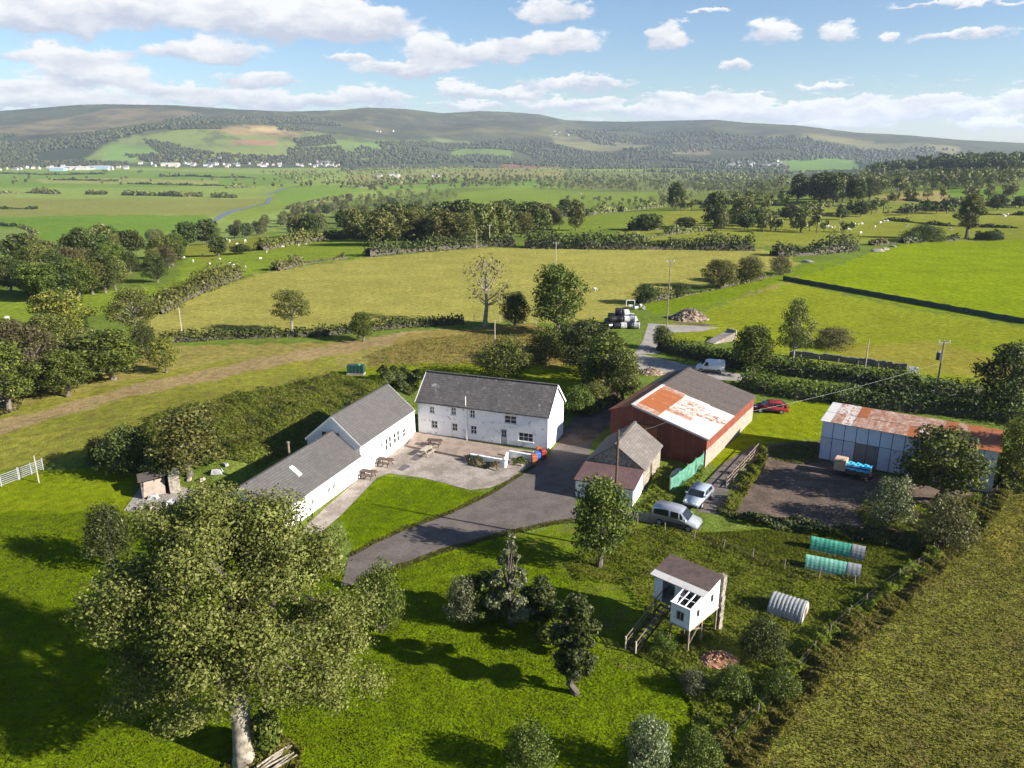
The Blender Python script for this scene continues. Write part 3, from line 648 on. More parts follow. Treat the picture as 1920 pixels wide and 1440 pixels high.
m = MB(); m.hexa([on_roof(6.2, 1.35, .01), on_roof(6.75, 1.35, .01), on_roof(6.75, 2.35, .01), on_roof(6.2, 2.35, .01), on_roof(6.2, 1.35, .10), on_roof(6.75, 1.35, .10), on_roof(6.75, 2.35, .10), on_roof(6.2, 2.35, .10)])
sk = m.build('skylight', 'frame', wg); m = MB(); m.add([on_roof(6.27, 1.45, .108), on_roof(6.68, 1.45, .108), on_roof(6.68, 2.25, .108), on_roof(6.27, 2.25, .108)], [(0, 1, 2, 3)]); m.build('pane', 'lamp', sk)
m = MB(); m.tube([(9.4, 4.6, 3.2), (9.4, 4.6, 5.15)], .11, 10); m.tube([(9.4, 4.6, 5.16), (9.4, 4.6, 5.32)], .16, 10); m.build('flue', 'timber', wg)
m = MB(); m.box(12.95, 13.08, -.10, -.02, .05, 2.3); m.build('drainpipe', 'frame', wg)
cw = thing('connecting_wall', 'short white wall linking cottage and farmhouse', 'wall', (-11.66, 86.3, 0), math.atan2(.35, .937) + .4)
m = MB(); m.box(-.9, .55, .5, .8, 0, 2.7); m.build('wall', 'white_wall', cw); m = MB(); m.box(-.95, .6, .44, .86, 2.7, 2.82); m.build('coping', 'concrete', cw)

# --- red barn
RX = Vector((.538, .843)).normalized()
def barn():
    L, W, RA, E1, RG, E2 = 17.6, 11.3, 8.6, 3.15, 5.45, 4.45
    e = gable('red_barn', 'large red corrugated barn with half rusty white and half grey roof', 'barn', (20.75, 77.0), RX, L, W, E1, RG, 'red_sheet', None, ridge_at=RA, back_eave=E2)
    m = MB(); m.box(-.03, L + .03, -.035, -.004, 0, 1.95); m.build('block_wall', 'block', e)
    m = MB(); n = 14
    for k in range(n):
        x0, x1 = L * k / n + .012, L * (k + 1) / n - .012
        q = MB(); q.box(x0, x1, -.03 - .012 * (k % 2), -.004, 1.953, E1 - .01); q.build('wall_sheet', 'red_sheet_bright', e)
    s1 = (RG - E1) / RA; g = RNG
    rows = 3; nc = 8
    for half in (0, 1):
        rws = rows if half == 0 else 2
        for c in range(nc):
            for r in range(rws):
                x0 = half * L / 2 + (L / 2) * c / nc; x1 = half * L / 2 + (L / 2) * (c + 1) / nc
                if c == 0 and half == 0: x0 -= .2
                if c == nc - 1 and half == 1: x1 += .2
                y0 = RA * r / rws - (.25 if r == 0 else .12); y1 = RA * (r + 1) / rws
                lift = .10 - .02 * 0 + .012 * (c % 2) + .03 * (r == rws - 1) * 0
                z = lambda y, up: E1 + s1 * y + up
                u0 = .14 + .012 * (c % 2) + .03; u1 = .10 + .012 * (c % 2)
                mat = 'fibre'
                if half == 0:
                    mat = 'zinc_sheet'
                    if r == 2 and 1 <= c <= 6: mat = 'rust_sheet'
                    if r == 1 and 3 <= c <= 6: mat = 'rust_spot_sheet'
                    if r == 1 and c in (1, 2): mat = 'rust_mix_sheet' if c == 2 else 'zinc_sheet'
                    if r == 2 and c == 0: mat = 'rust_mix_sheet'
                    if r == 0 and c in (4, 5): mat = 'rust_spot_sheet'
                    if r == 2 and c == 7: mat = 'rust_mix_sheet'
                q = MB(); q.slab([(x0, y0, z(y0, u0)), (x1 + .04, y0, z(y0, u0)), (x1 + .04, y1, z(y1, u1)), (x0, y1, z(y1, u1))], .02); q.build('roof_sheet', mat, e)
    s2 = (RG - E2) / (W - RA)
    for c in range(8):
        x0, x1 = -.2 + (L + .4) * c / 8, -.2 + (L + .4) * (c + 1) / 8; q = MB(); u = .1 + .012 * (c % 2)
        q.slab([(x0, RA, RG + u), (x1 + .03, RA, RG + u), (x1 + .03, W + .25, E2 - s2 * .25 + u), (x0, W + .25, E2 - s2 * .25 + u)], .02); q.build('roof_sheet', 'dark_rust_sheet' if c < 5 else 'fibre', e)
    m = MB(); m.bar((-.2, RA, RG + .15), (L / 2, RA, RG + .15), .4, .05); m.build('ridge_cap', 'zinc_sheet', e)
    m = MB(); m.bar((L / 2 + .01, RA, RG + .15), (L + .2, RA, RG + .15), .4, .05); m.build('ridge_cap', 'fibre', e)
    m = MB(); m.bar((-.21, -.28, E1 + .06), (-.21, RA, RG + .06), .03, .22); m.build('verge_trim', 'zinc_sheet', e)
    m = MB(); m.box(-.05, -.005, 5.6, 8.9, 0, 3.4); d = m.build('sliding_door', 'dark_rust_sheet', e); m = MB(); m.bar((-.08, 4.9, 3.5), (-.08, 9.4, 3.5), .06, .1); m.build('door_rail', 'dark_metal', d)
    for k in range(9):
        m = MB(); y = .25 + k * 1.2; zt = (E1 + s1 * min(y, RA)) - .02; m.bar((-.016, y, 0), (-.016, y, min(zt, 5.3) - .05), .05, .02); m.build('sheet_seam', 'dark_rust_sheet', e)
barn()

# --- stone outbuilding with a lean-to
OX = Vector((.405, .914)).normalized(); O0 = Vector((13.05, 70.7))
ob = gable('stone_outbuilding', 'small stone outbuilding with a steep brown slate roof before the barn', 'outbuilding', O0, OX, 7.2, 5.9, 2.4, 4.5, 'stone', 'brown_slate', [(2.6, 0, .95, 1.85)], ov=.12, eo=.2, verge=None)
door(ob, ID, 2.6, .95, 1.85, 'dark_timber', pane=False)
lt = thing('lean_to', 'low lean-to shed with a purplish slate roof and white wall', 'shed', (O0.x, O0.y, 0), math.atan2(OX.y, OX.x))
T2 = lambda a, b, c: (-3.6 + b, 5.85 - a, c)
w = MB(); wall_holes(w, 5.8, 1.75, [(3.2, .0, .9, 1.6), (1.2, .6, .7, .7)], T2)
w.add([(-3.6, .05, 0), (-.02, .05, 0), (-.02, .05, 2.35), (-3.6, .05, 1.75)], [(0, 1, 2, 3)]); w.add([(-3.6, 5.85, 0), (-.02, 5.85, 0), (-.02, 5.85, 2.35), (-3.6, 5.85, 1.75)], [(3, 2, 1, 0)])
w.build('wall', 'white_wall', lt); m = MB(); m.slab([(-3.8, -.1, 1.86), (-.16, -.1, 2.48), (-.16, 6.0, 2.48), (-3.8, 6.0, 1.86)], .1); m.build('roof_slope', 'purple_slate', lt)
door(lt, T2, 3.2, .9, 1.6, 'dark_timber', pane=False); window(lt, T2, 1.2, .6, .7, .7, 2, 2)

# --- blue metal shed
SX = Vector((.834, -.552)).normalized()
def metal_shed():
    L, W, E, EB = 16.4, 5.4, 4.55, 4.95
    e = thing('metal_shed', 'long pale blue tin shed with a patchy rusty roof', 'shed', (33.8, 79.2, 0), math.atan2(SX.y, SX.x))
    w = MB(); w.add([(0, .03, 0), (L, .03, 0), (L, .03, E), (0, .03, E), (0, W, 0), (L, W, 0), (L, W, EB), (0, W, EB)], [(0, 1, 2, 3), (1, 5, 6, 2), (5, 4, 7, 6), (4, 0, 3, 7)]); w.build('wall', 'dark_metal', e)
    n = 14
    for k in range(n):
        x0, x1 = L * k / n + .035, L * (k + 1) / n - .035; j = RNG.uniform(-.02, .02)
        q = MB(); q.hexa([(x0, -.02 + .015 * (k % 2), 2.75 + j), (x1, -.02 + .015 * (k % 2), 2.75 + j), (x1, .028, 2.75 + j), (x0, .028, 2.75 + j), (x0, -.02 + .015 * (k % 2), E - .02), (x1, -.02 + .015 * (k % 2), E - .02), (x1, .028, E - .02), (x0, .028, E - .02)])
        q.build('wall_sheet', 'blue_sheet', e)
        q = MB(); y = .0 + .012 * (k % 2); mat = 'old_door_sheet' if 3 <= k <= 4 else 'blue_sheet_low'
        q.box(x0, x1, y, .028, .12 + abs(j) * 3, 2.68 + j); q.build('door_panel' if 3 <= k <= 4 else 'wall_sheet', mat, e)
    nc = 16; g = np.random.default_rng(5)
    for r in range(2):
        for c in range(nc):
            x0, x1 = -.2 + (L + .4) * c / nc, -.2 + (L + .4) * (c + 1) / nc; y0, y1 = (-.25, W / 2) if r == 0 else (W / 2 - .12, W + .25)
            u = .06 + .015 * (c % 2) + (.0 if r == 0 else .03); z = lambda y: E + (EB - E) * y / W + u
            mat = g.choice(['rust_spot_sheet', 'rust_mix_sheet', 'rust_mix_sheet', 'rust_mix_sheet', 'rust_mix_sheet', 'rust_sheet'])
            if c == 0: mat = 'zinc_sheet'
            if c >= nc - 2: mat = 'rust_sheet' if r == 0 else 'dark_rust_sheet'
            q = MB(); q.slab([(x0, y0, z(y0)), (x1 + .03, y0, z(y0)), (x1 + .03, y1, z(y1)), (x0, y1, z(y1))], .02); q.build('roof_sheet', str(mat), e)
    m = MB(); m.box(L - .06, L + .02, -.05, .02, 0, E); m.build('corner_trim', 'zinc_sheet', e)
metal_shed()

# --- hut on stilts
def stilt_hut():
    e = thing('stilt_hut', 'white timber hut on stilts with a broken glazed lean-to roof', 'hut', (11.85, 44.6, 0), math.atan2(-.69, .724) )
    # local x runs right along the front, y away from the viewer; the right wall is x=0
    T = lambda b, a, z: (-b, a, z)
    FZ = 2.1
    for b, a in ((.04, .04), (1.46, .04), (.04, 1.7), (1.46, 1.9), (.05, 3.7), (3.9, 1.9), (3.9, 3.7)):
        m = MB(); m.bar(T(b, a, 0), T(b, a, FZ - .1), .11); m.build('leg', 'timber', e)
    m = MB(); m.bar(T(.04, .1, .9), T(.04, 1.5, FZ - .12), .06); m.build('brace', 'timber', e)
    m = MB(); m.bar(T(.04, 1.8, FZ - .75), T(.04, .4, FZ - .12), .06); m.build('brace', 'timber', e)
    m = MB(); m.box(-4.05, .05, 1.7, 3.85, FZ - .1, FZ); m.box(-1.55, .05, -.05, 1.698, FZ - .1, FZ); m.build('floor', 'pale_timber', e)
    # right wall with two windows
    TR = lambda x, y, z: (-y, x, z + FZ)
    hs = [(.75, .45, .5, .7), (2.55, .75, .5, .75)]
    w = MB(); xs = [0, .75, 1.25, 2.55, 3.05, 3.8]; ztop = lambda a: 1.5 + .85 * a / 3.8
    for a, b in zip(xs, xs[1:]):
        h = next((q for q in hs if abs(q[0] - a) < .01), None)
        if h:
            w.add([TR(a, 0, 0), TR(b, 0, 0), TR(b, 0, h[1]), TR(a, 0, h[1])], [(0, 1, 2, 3)]); w.add([TR(a, 0, h[1] + h[3]), TR(b, 0, h[1] + h[3]), TR(b, 0, ztop(b)), TR(a, 0, ztop(a))], [(0, 1, 2, 3)])
        else: w.add([TR(a, 0, 0), TR(b, 0, 0), TR(b, 0, ztop(b)), TR(a, 0, ztop(a))], [(0, 1, 2, 3)])
    # front of lean-to with a window, its left side, body front with doorway, back, left
    TF = lambda x, y, z: (-1.5 + x, y, z + FZ); wall_holes(w, 1.5, 1.5, [(.45, .4, .6, .7)], TF, .06)
    w.add([(-1.5, 0, FZ), (-1.5, 1.72, FZ), (-1.5, 1.72, FZ + 1.88), (-1.5, 0, FZ + 1.5)], [(3, 2, 1, 0)])
    TBf = lambda x, y, z: (-4.0 + x, 1.72 + y, z + FZ); wall_holes(w, 2.5, 1.86, [(.7, 0, 1.0, 1.7)], TBf, .06)
    w.add([(-4, 1.72, FZ), (-4, 3.8, FZ), (-4, 3.8, FZ + 2.33), (-4, 1.72, FZ + 1.86)], [(3, 2, 1, 0)]); w.add([(-4, 3.8, FZ), (0, 3.8, FZ), (0, 3.8, FZ + 2.33), (-4, 3.8, FZ + 2.33)], [(3, 2, 1, 0)])
    w.build('wall', 'worn_white', e)
    for h in hs: window(e, TR, h[0], h[1], h[2], h[3], 1, 1, depth=.03, sill=False)
    window(e, TF, .45, .4, .6, .7, 2, 1, depth=.04, sill=False, frame='pale_timber')
    s = .47 / 2.08
    rz_ = lambda a: FZ + 1.88 + s * (a - 1.72)
    m = MB(); m.slab([(-4.2, 1.45, rz_(1.45) + .08), (.12, 1.45, rz_(1.45) + .08), (.12, 2.05, rz_(2.05) + .08), (-4.2, 2.05, rz_(2.05) + .08)], .06); m.build('roof_edge', 'zinc_sheet', e)
    m = MB(); m.slab([(-4.2, 2.06, rz_(2.06) + .085), (.12, 2.06, rz_(2.06) + .085), (.12, 4.0, rz_(4.0) + .085), (-4.2, 4.0, rz_(4.0) + .085)], .06); m.build('roof_felt', 'felt', e)
    # rotten lean-to roof: only the rafters are left
    zr = lambda a: FZ + 1.5 + .38 * a / 1.72 + .03
    for x in (-1.48, -1.0, -.5, -.03):
        m = MB(); m.bar((x, -.05, zr(-.05)), (x, 1.44, zr(1.44)), .07, .06); m.build('rafter', 'frame', e)
    m = MB(); m.bar((-1.55, .0, zr(0) + .012), (.05, .0, zr(0) + .012), .16, .05); m.build('rafter_plate', 'frame', e)
    m = MB(); m.bar((-1.45, .75, zr(.75) - .02), (-.05, .75, zr(.75) - .02), .05, .04); m.build('rafter_batten', 'frame', e)
    m = MB(); m.box(-1.44, -.06, .06, 1.66, FZ + .002, FZ + .01); m.build('dark_floor', 'felt', e)
    # ladder-like steps with rails
    A, B = Vector((-2.8, 1.6, FZ)), Vector((-3.15, -2.15, 0))
    for k in range(9):
        q = A.lerp(B, (k + .5) / 9); m = MB(); m.box(q.x - .4, q.x + .4, q.y - .11, q.y + .11, q.z - .03, q.z + .01); m.build('step', 'dark_timber', e)
    for sx in (-.42, .42):
        m = MB(); m.bar(A + Vector((sx, 0, -.12)), B + Vector((sx, 0, .02)), .05, .18); m.build('stringer', 'dark_timber', e)
        m = MB(); m.bar(A + Vector((sx, 0, .85)), B + Vector((sx, 0, .9)), .05, .06); m.bar(A + Vector((sx, 0, .45)), B + Vector((sx, 0, .5)), .04, .05); m.build('handrail', 'timber', e)
        m = MB(); m.bar(B + Vector((sx, 0, 0)), B + Vector((sx, 0, .98)), .09); m.build('newel_post', 'pale_timber', e)
    p = thing('stone_pillar', 'mossy stone pillar standing against the stilt hut', 'pillar', (14.75, 47.75, 0), .7)
    for k in range(11):
        m = MB(); j = RNG.uniform(-.04, .04, 4); z = k * .4; m.box(-.2 + j[0], .2 + j[1], -.2 + j[2], .2 + j[3], z + .005, z + .395); m.build('stone', 'stone', p)
stilt_hut()

# --- ruined shed on the left
rs = thing('ruined_shed', 'ruined open fronted shed with a grey roof beside the wing', 'shed', (at(300, 926).x, at(300, 926).y, 0), R(28))
m = MB(); m.box(-1.6, 1.9, 1.6, 1.75, 0, 1.6); m.box(-1.6, -1.45, -.6, 1.6, 0, 1.3); m.build('wall', 'dark_stone', rs)
m = MB(); m.box(.9, 1.9, -.6, 1.58, 0, 1.75); m.build('block_end', 'stone', rs)
m = MB(); m.slab([(-1.8, .3, 1.5), (1.0, .3, 1.75), (1.0, 1.9, 1.95), (-1.8, 1.9, 1.75)], .06); m.build('roof_sheet', 'fibre', rs)
m = MB(); m.slab([(-1.5, -.7, .25), (.5, -.75, .3), (.6, .5, 1.45), (-1.3, .4, 1.35)], .05); m.build('fallen_sheet', 'block', rs)
m = MB(); m.slab([(1.0, -.4, 1.9), (2.0, -.3, 2.0), (2.0, 1.8, 2.1), (1.02, 1.8, 2.1)], .05); m.build('roof_sheet', 'metal', rs)
for k, (px, py, s, mt) in enumerate([(288,935,.5,'white_wrap'),(318,944,.45,'white_wrap'),(262,955,.4,'concrete'),(282,952,.35,'block'),(408,897,.6,'white_wrap'),(380,905,.4,'concrete'),(356,903,.35,'block'),(425,888,.35,'metal')]):
    q = at(px, py); m = MB(); m.hexa([(-s, -s*.7, 0), (s, -s*.6, 0), (s*.9, s*.6, 0), (-s, s*.5, 0), (-s*.7, -s*.4, s*.8), (s*.6, -s*.5, s*.6), (s*.7, s*.4, s*.9), (-s*.6, s*.4, s*.7)])
    o = m.build('rubble_block', mt, None, False, (q.x, q.y, hz(q.x, q.y)), k * .8); tag(o, ['white sheeting lump beside the ruined shed','white sack right of the ruined shed','pale stone at the left end of the rubble','pinkish block among the left rubble','large white bag by the bank behind the wing','grey stone lying between shed and wing','small buff block near the ruined shed end','grey metal scrap at the wing corner'][k], 'rubble', 'rubble beside the ruined shed')
# ------------------------------------------------------------------ vehicles
def car(name, label, cat, loc, rz, paint, prof, W, wheels, wr, side_wins, glass_segs, extra=None):
    """prof: side outline (x,z) from the front bumper over the roof to the rear, then along the floor; nose points to +x"""
    e = thing(name, label, cat, loc, rz)
    zmax = max(p[1] for p in prof); hw = lambda z: W / 2 * (1 - .03 * max(0, .45 - z)) - max(0, z - .95) * .16
    bm = bmesh.new(); xs = [p[0] for p in prof]; xf, xr = max(xs), min(xs)
    def wy(x, z):
        w = hw(z); t = max(0, (x - (xf - .7)) / .7); u = max(0, ((xr + .4) - x) / .4); return w * (1 - .13 * t * t - .06 * u * u)
    Lv = [bm.verts.new((x, wy(x, z), z)) for x, z in prof]; Rv = [bm.verts.new((x, -wy(x, z), z)) for x, z in prof]
    n = len(prof); bm.faces.new(Lv); bm.faces.new(Rv[::-1])
    for i in range(n): bm.faces.new((Lv[(i + 1) % n], Lv[i], Rv[i], Rv[(i + 1) % n]))
    bmesh.ops.recalc_face_normals(bm, faces=bm.faces[:])
    bmesh.ops.bevel(bm, geom=[d for d in bm.edges], offset=.045, segments=2, affect='EDGES', clamp_overlap=True)
    me = bpy.data.meshes.new('body'); bm.to_mesh(me); bm.free(); me.materials.append(MT[paint])
    me.polygons.foreach_set('use_smooth', np.ones(len(me.polygons), bool)); link('body', me, e)
    for sgn in (1, -1):
        for q in side_wins:
            m = MB(); m.add([(x, sgn * (wy(x, z) + .006), z) for x, z in q], [tuple(range(len(q)))]); m.build('side_window', 'glass', e)
        for x in wheels:
            m = MB(); m.tube([(x, sgn * (W / 2 - .2), wr), (x, sgn * (W / 2 + .015), wr)], wr, 18); ty = m.build('tyre', 'rubber', e)
            m = MB(); m.tube([(x, sgn * (W / 2 + .016), wr), (x, sgn * (W / 2 + .03), wr)], wr * .62, 14); m.build('rim', 'metal', ty)
        fx = xf - .12; m = MB(); m.hexa([(fx - .28, sgn * W * .30, .60), (fx + .06, sgn * W * .30, .58), (fx - .02, sgn * W * .435, .58), (fx - .34, sgn * W * .455, .60), (fx - .36, sgn * W * .30, .80), (fx + .0, sgn * W * .30, .74), (fx - .1, sgn * W * .425, .74), (fx - .42, sgn * W * .45, .80)]); m.build('headlight', 'lamp', e)
        m = MB(); m.box(xr - .015, xr + .08, min(sgn * W * .36, sgn * W * .45), max(sgn * W * .36, sgn * W * .45), .8, 1.05); m.build('tail_light', 'red_lamp', e)
        m = MB(); mx = glass_segs[0][0][0] - .25; m.box(mx - .08, mx + .08, min(sgn * (W/2 - .02), sgn * (W/2 + .16)), max(sgn * (W/2 - .02), sgn * (W/2 + .16)), 1.0, 1.15); m.build('wing_mirror', paint, e)
    for k, ((x0, z0), (x1, z1)) in enumerate(glass_segs):
        d = Vector((x1 - x0, 0, z1 - z0)); nrm = Vector((-d.z, 0, d.x)).normalized() * .007
        if nrm.z < 0: nrm = -nrm
        a, b = .06, .94; P = []
        for t, s in ((a, 1), (a, -1), (b, -1), (b, 1)):
            x, z = x0 + (x1 - x0) * t, z0 + (z1 - z0) * t; P.append((x + nrm.x, s * (wy(x, z) - .07), z + nrm.z))
        m = MB(); m.add(P, [(0, 1, 2, 3)]); m.build('windscreen' if k == 0 else 'rear_window', 'glass', e)
    m = MB(); m.box(xf - .10, xf + .02, -W * .40, W * .40, .28, .46); m.build('front_bumper', 'trim', e)
    m = MB(); m.box(xr - .02, xr + .1, -W * .42, W * .42, .3, .48); m.build('rear_bumper', 'trim', e)
    for sgn in (1, -1):
        m = MB(); y = sgn * (W / 2 + .004); m.box(wheels[1] + .45, wheels[0] - .45, min(y, y - sgn * .02), max(y, y - sgn * .02), .42, .54); m.build('side_moulding', 'trim', e)
    return e
vanprof = [(2.15,.32),(2.2,.55),(2.05,.80),(1.3,.98),(.62,1.60),(.3,1.74),(-.6,1.80),(-2.0,1.76),(-2.15,1.55),(-2.2,.9),(-2.18,.32)]
car('silver_van', 'silver people carrier parked broadside on the grass', 'van', (15.0, 63.75, 0), math.atan2(-2.2, 3.9), 'silver', vanprof, 1.78, (1.35, -1.35), .31,
    [[(.95,1.02),(.5,1.03),(.45,1.56),(.56,1.56)], [(.42,1.03),(-.35,1.05),(-.38,1.62),(.36,1.58)], [(-.55,1.05),(-1.95,1.06),(-1.88,1.58),(-.55,1.63)]], [((1.3,.98),(.62,1.60)), ((-2.15,1.55),(-2.2,1.0))])
estprof = [(2.1,.32),(2.18,.52),(2.05,.72),(1.1,.93),(.35,1.40),(-.1,1.48),(-1.4,1.46),(-2.0,1.0),(-2.15,.9),(-2.2,.6),(-2.15,.32)]
car('silver_estate', 'pale blue silver hatchback parked nose out beside the green netting', 'car', (18.1, 68.6, 0), math.atan2(-5.2, -3.4), 'blue_silver', estprof, 1.74, (1.3, -1.3), .30,
    [[(.85,.97),(-.2,.99),(-.2,1.40),(.32,1.36)], [(-.3,.99),(-1.5,1.0),(-1.3,1.38),(-.3,1.40)]], [((1.1,.93),(.35,1.40)), ((-1.4,1.46),(-2.0,1.0))])
car('red_car', 'dark red saloon car parked by the corner of the red barn', 'car', (33.6, 95.3, 0), math.atan2(.6, -3.0), 'red_paint', estprof, 1.72, (1.3, -1.3), .30,
    [[(.85,.97),(-.2,.99),(-.2,1.40),(.32,1.36)], [(-.3,.99),(-1.5,1.0),(-1.3,1.38),(-.3,1.40)]], [((1.1,.93),(.35,1.40)), ((-1.4,1.46),(-2.0,1.0))])
car('white_van', 'white delivery van on the lane behind the red barn', 'van', (at(1331,697).x, at(1331,697).y, .018), math.pi - .28, 'white_paint', [(2.1,.34),(2.15,.6),(2.0,.88),(1.35,1.08),(.75,1.68),(.4,1.85),(-2.0,1.86),(-2.15,1.7),(-2.2,.34)], 1.8, (1.35, -1.3), .32,
    [[(.98,1.1),(.3,1.12),(.3,1.66),(.66,1.66)]], [((1.35,1.08),(.75,1.68))])

# ------------------------------------------------------------------ farmyard things
def arch(L, W, H, n=14, ribs=0, amp=.03):
    V = []; m = ribs * 4 + 1 if ribs else 2
    for i in range(m):
        x = L * i / (m - 1); k = 1 + (amp * (1 if i % 4 in (1, 2) else 0) if ribs else 0)
        for j in range(n + 1): a = math.pi * j / n; V.append((x, -W / 2 * math.cos(a) * k, H * math.sin(a) * k))
    Fc = [(i*(n+1)+j, i*(n+1)+j+1, (i+1)*(n+1)+j+1, (i+1)*(n+1)+j) for i in range(m-1) for j in range(n)]
    return V, Fc, n
def pig_ark():
    a, b, c = at(1446, 1152), at(1492, 1172), at(1523, 1142); d = b - a; L = 2.5
    e = thing('pig_ark', 'half round corrugated metal pig ark in the rough grass', 'animal shelter', (19.4, 50.5, 0), math.atan2(-1.35, 2.0))
    V, Fc, n = arch(L, 2.3, 1.25, 16, 9, .022); m = MB(); m.add(V, Fc); m.build('corrugated_shell', 'metal', e)
    for x in (.03, L - .03):
        m = MB(); P = [(x, -1.12 * math.cos(math.pi * j / 16), 1.22 * math.sin(math.pi * j / 16)) for j in range(17)]; m.add(P, [tuple(range(17))]); m.build('end_panel', 'pale_timber', e)
    m = MB(); m.add([(L - .02, -.35, 0), (L - .02, .35, 0), (L - .02, .35, .85), (L - .02, -.35, .85)], [(0, 1, 2, 3)]); m.build('doorway', 'felt', e)
pig_ark()
for k, (p0, p1, lab, mt) in enumerate([((1519,1026),(1620,1047),'farther of two long green covered coops','green_cover'), ((1509,1061),(1612,1082),'nearer of two long green covered coops','pale_green_cover')]):
    a, b = at(*p0), at(*p1); d = b - a; L = d.length
    e = thing('covered_coop', lab, 'coop', (a.x, a.y, 0), math.atan2(d.y, d.x), 'green covered coops')
    V, Fc, n = arch(L * .76, 1.15, 1.05, 12, 9, .010); m = MB(); m.add(V, Fc); m.build('cover', mt, e)
    V, Fc, n = arch(L * .24, 1.18, 1.08, 12, 3, .008); m = MB(); m.add([(x + L * .76 + .01, y, z) for x, y, z in V], Fc); m.build('tin_end', 'metal', e)
    for x in (.02, L - .02):
        m = MB(); m.add([(x, -.56 * math.cos(math.pi * j / 12), 1.03 * math.sin(math.pi * j / 12)) for j in range(13)], [tuple(range(13))]); m.build('end_panel', 'green_tank' if x < 1 else 'dark_metal', e)
    for s in (-1, 1): m = MB(); m.bar((0, s * .6, .04), (L, s * .6, .04), .06, .08); m.build('base_rail', 'timber', e)
def tank():
    e = thing('oil_tank', 'dark green oil tank on the grass above the bank', 'tank', (at(668,702).x, at(668,702).y, 0), -.1)
    m = MB(); m.box(-1.3, 1.3, -.62, .62, .0, .3); m.build('plinth', 'concrete', e)
    P = []; 
    m = MB(); k = 9
    for i in range(k):
        x0, x1 = -1.25 + 2.5 * i / k, -1.25 + 2.5 * (i + 1) / k; g = .03 if i % 2 else 0; m.hexa([(x0, -.55 + g, .302), (x1, -.55 + g, .302), (x1, .55 - g, .302), (x0, .55 - g, .302), (x0, -.5 + g, 1.5 - g), (x1, -.5 + g, 1.5 - g), (x1, .5 - g, 1.5 - g), (x0, .5 - g, 1.5 - g)])
    m.build('shell', 'green_tank', e); m = MB(); m.tube([(.5, 0, 1.48), (.5, 0, 1.62)], .22, 12); m.build('filler_cap', 'green_cover', e)
tank()
def tarp_box():
    q = at(1578, 893); e = thing('livestock_trailer', 'low trailer with a tan front panel and blue tarpaulin', 'trailer', (q.x, q.y, 0), math.atan2(SX.y, SX.x))
    m = MB(); m.box(-.9, 2.7, -.05, 1.3, .45, .6); m.build('bed', 'dark_timber', e)
    m = MB(); m.box(-.9, .25, -.05, 1.3, .602, 1.75); m.build('tan_box', 'tan_panel', e)
    V = []; n = 10
    for i in range(n + 1):
        for j in range(6): V.append((.27 + 2.4 * i / n, -.12 + 1.45 * j / 5, (1.45 if 0 < j < 5 else .95) + .07 * math.sin(i * 2.1 + j * 1.3)))
    m = MB(); m.add(V, [(i*6+j, (i+1)*6+j, (i+1)*6+j+1, i*6+j+1) for i in range(n) for j in range(5)]); m.build('tarpaulin', 'blue_tarp', e)
    m = MB(); m.box(.3, 2.6, 0, 1.25, .602, 1.3); m.build('load', 'dark_timber', e)
    for s in (.02, 1.23):
        for x in (.1, 1.5): m = MB(); m.tube([(x, s - .08, .3), (x, s + .08, .3)], .3, 14); m.build('wheel', 'rubber', e)
tarp_box()
def netting(name, lab, P0, P1, h, mat, step, group=None, sag=.12, posts='timber'):
    a, b = P0, P1; d = b - a; L = math.hypot(d.x, d.y); n = max(1, int(round(L / step))); e = thing(name, lab, 'fence', (a.x, a.y, a.z), math.atan2(d.y, d.x), group)
    V = []; k = n * 4
    for i in range(n + 1):
        x = L * i / n; p = a.lerp(b, i / n); z = hz(p.x, p.y) - a.z; m = MB(); m.bar((x, .06, z), (x, .06, z + h + .1), .1); m.build('post', posts, e)
    for i in range(n):
        V = []
        for j in range(5):
            x = L * (i + j / 4) / n; p = a.lerp(b, (i + j / 4) / n); z = hz(p.x, p.y) - a.z; s = sag * math.sin(math.pi * j / 4) * RNG.uniform(.6, 1.3)
            y = .05 * math.sin(i * 1.7 + j * 1.2)
            V += [(x, -.02 + y * .3, z), (x, -.03 + y, z + h * .5), (x, -.01, z + h - s)]
        m = MB(); m.add(V, [(j*3+r, (j+1)*3+r, (j+1)*3+r+1, j*3+r+1) for j in range(4) for r in range(2)]); m.build('net_panel', mat, e)
    return e
netting('green_net_fence', 'green netting fence running out from the red barn', at(1256, 926), at(1318, 876), 1.7, 'green_net', 2.0)
netting('windbreak_fence', 'long dark green windbreak fence across the bright field', G(1468, 525), G(1925, 608), 1.15, 'dark_net', 4.0)
cv = thing('covered_pile', 'striped pale green sheeting over a pile behind the netting', 'covered pile', (at(1272,895).x, at(1272,895).y, 0), .9)
V = []; n = 8
for i in range(n + 1):
    for j in range(n + 1):
        u, v = i / n, j / n; V.append((u * 2.2 - 1.1, v * 1.5 - .75, .02 + 1.0 * (math.sin(math.pi * u) ** .5) * (math.sin(math.pi * v) ** .5) + .05 * math.sin(i * 3.1)))
q = MB()
for i in range(n): 
    q.add([V[i*(n+1)+j] for j in range(n+1)] + [V[(i+1)*(n+1)+j] for j in range(n+1)], [(j, n+1+j, n+2+j, j+1) for j in range(n)], i % 2)
q.build('sheeting', ['pale_green_cover', 'white_wrap'], cv)

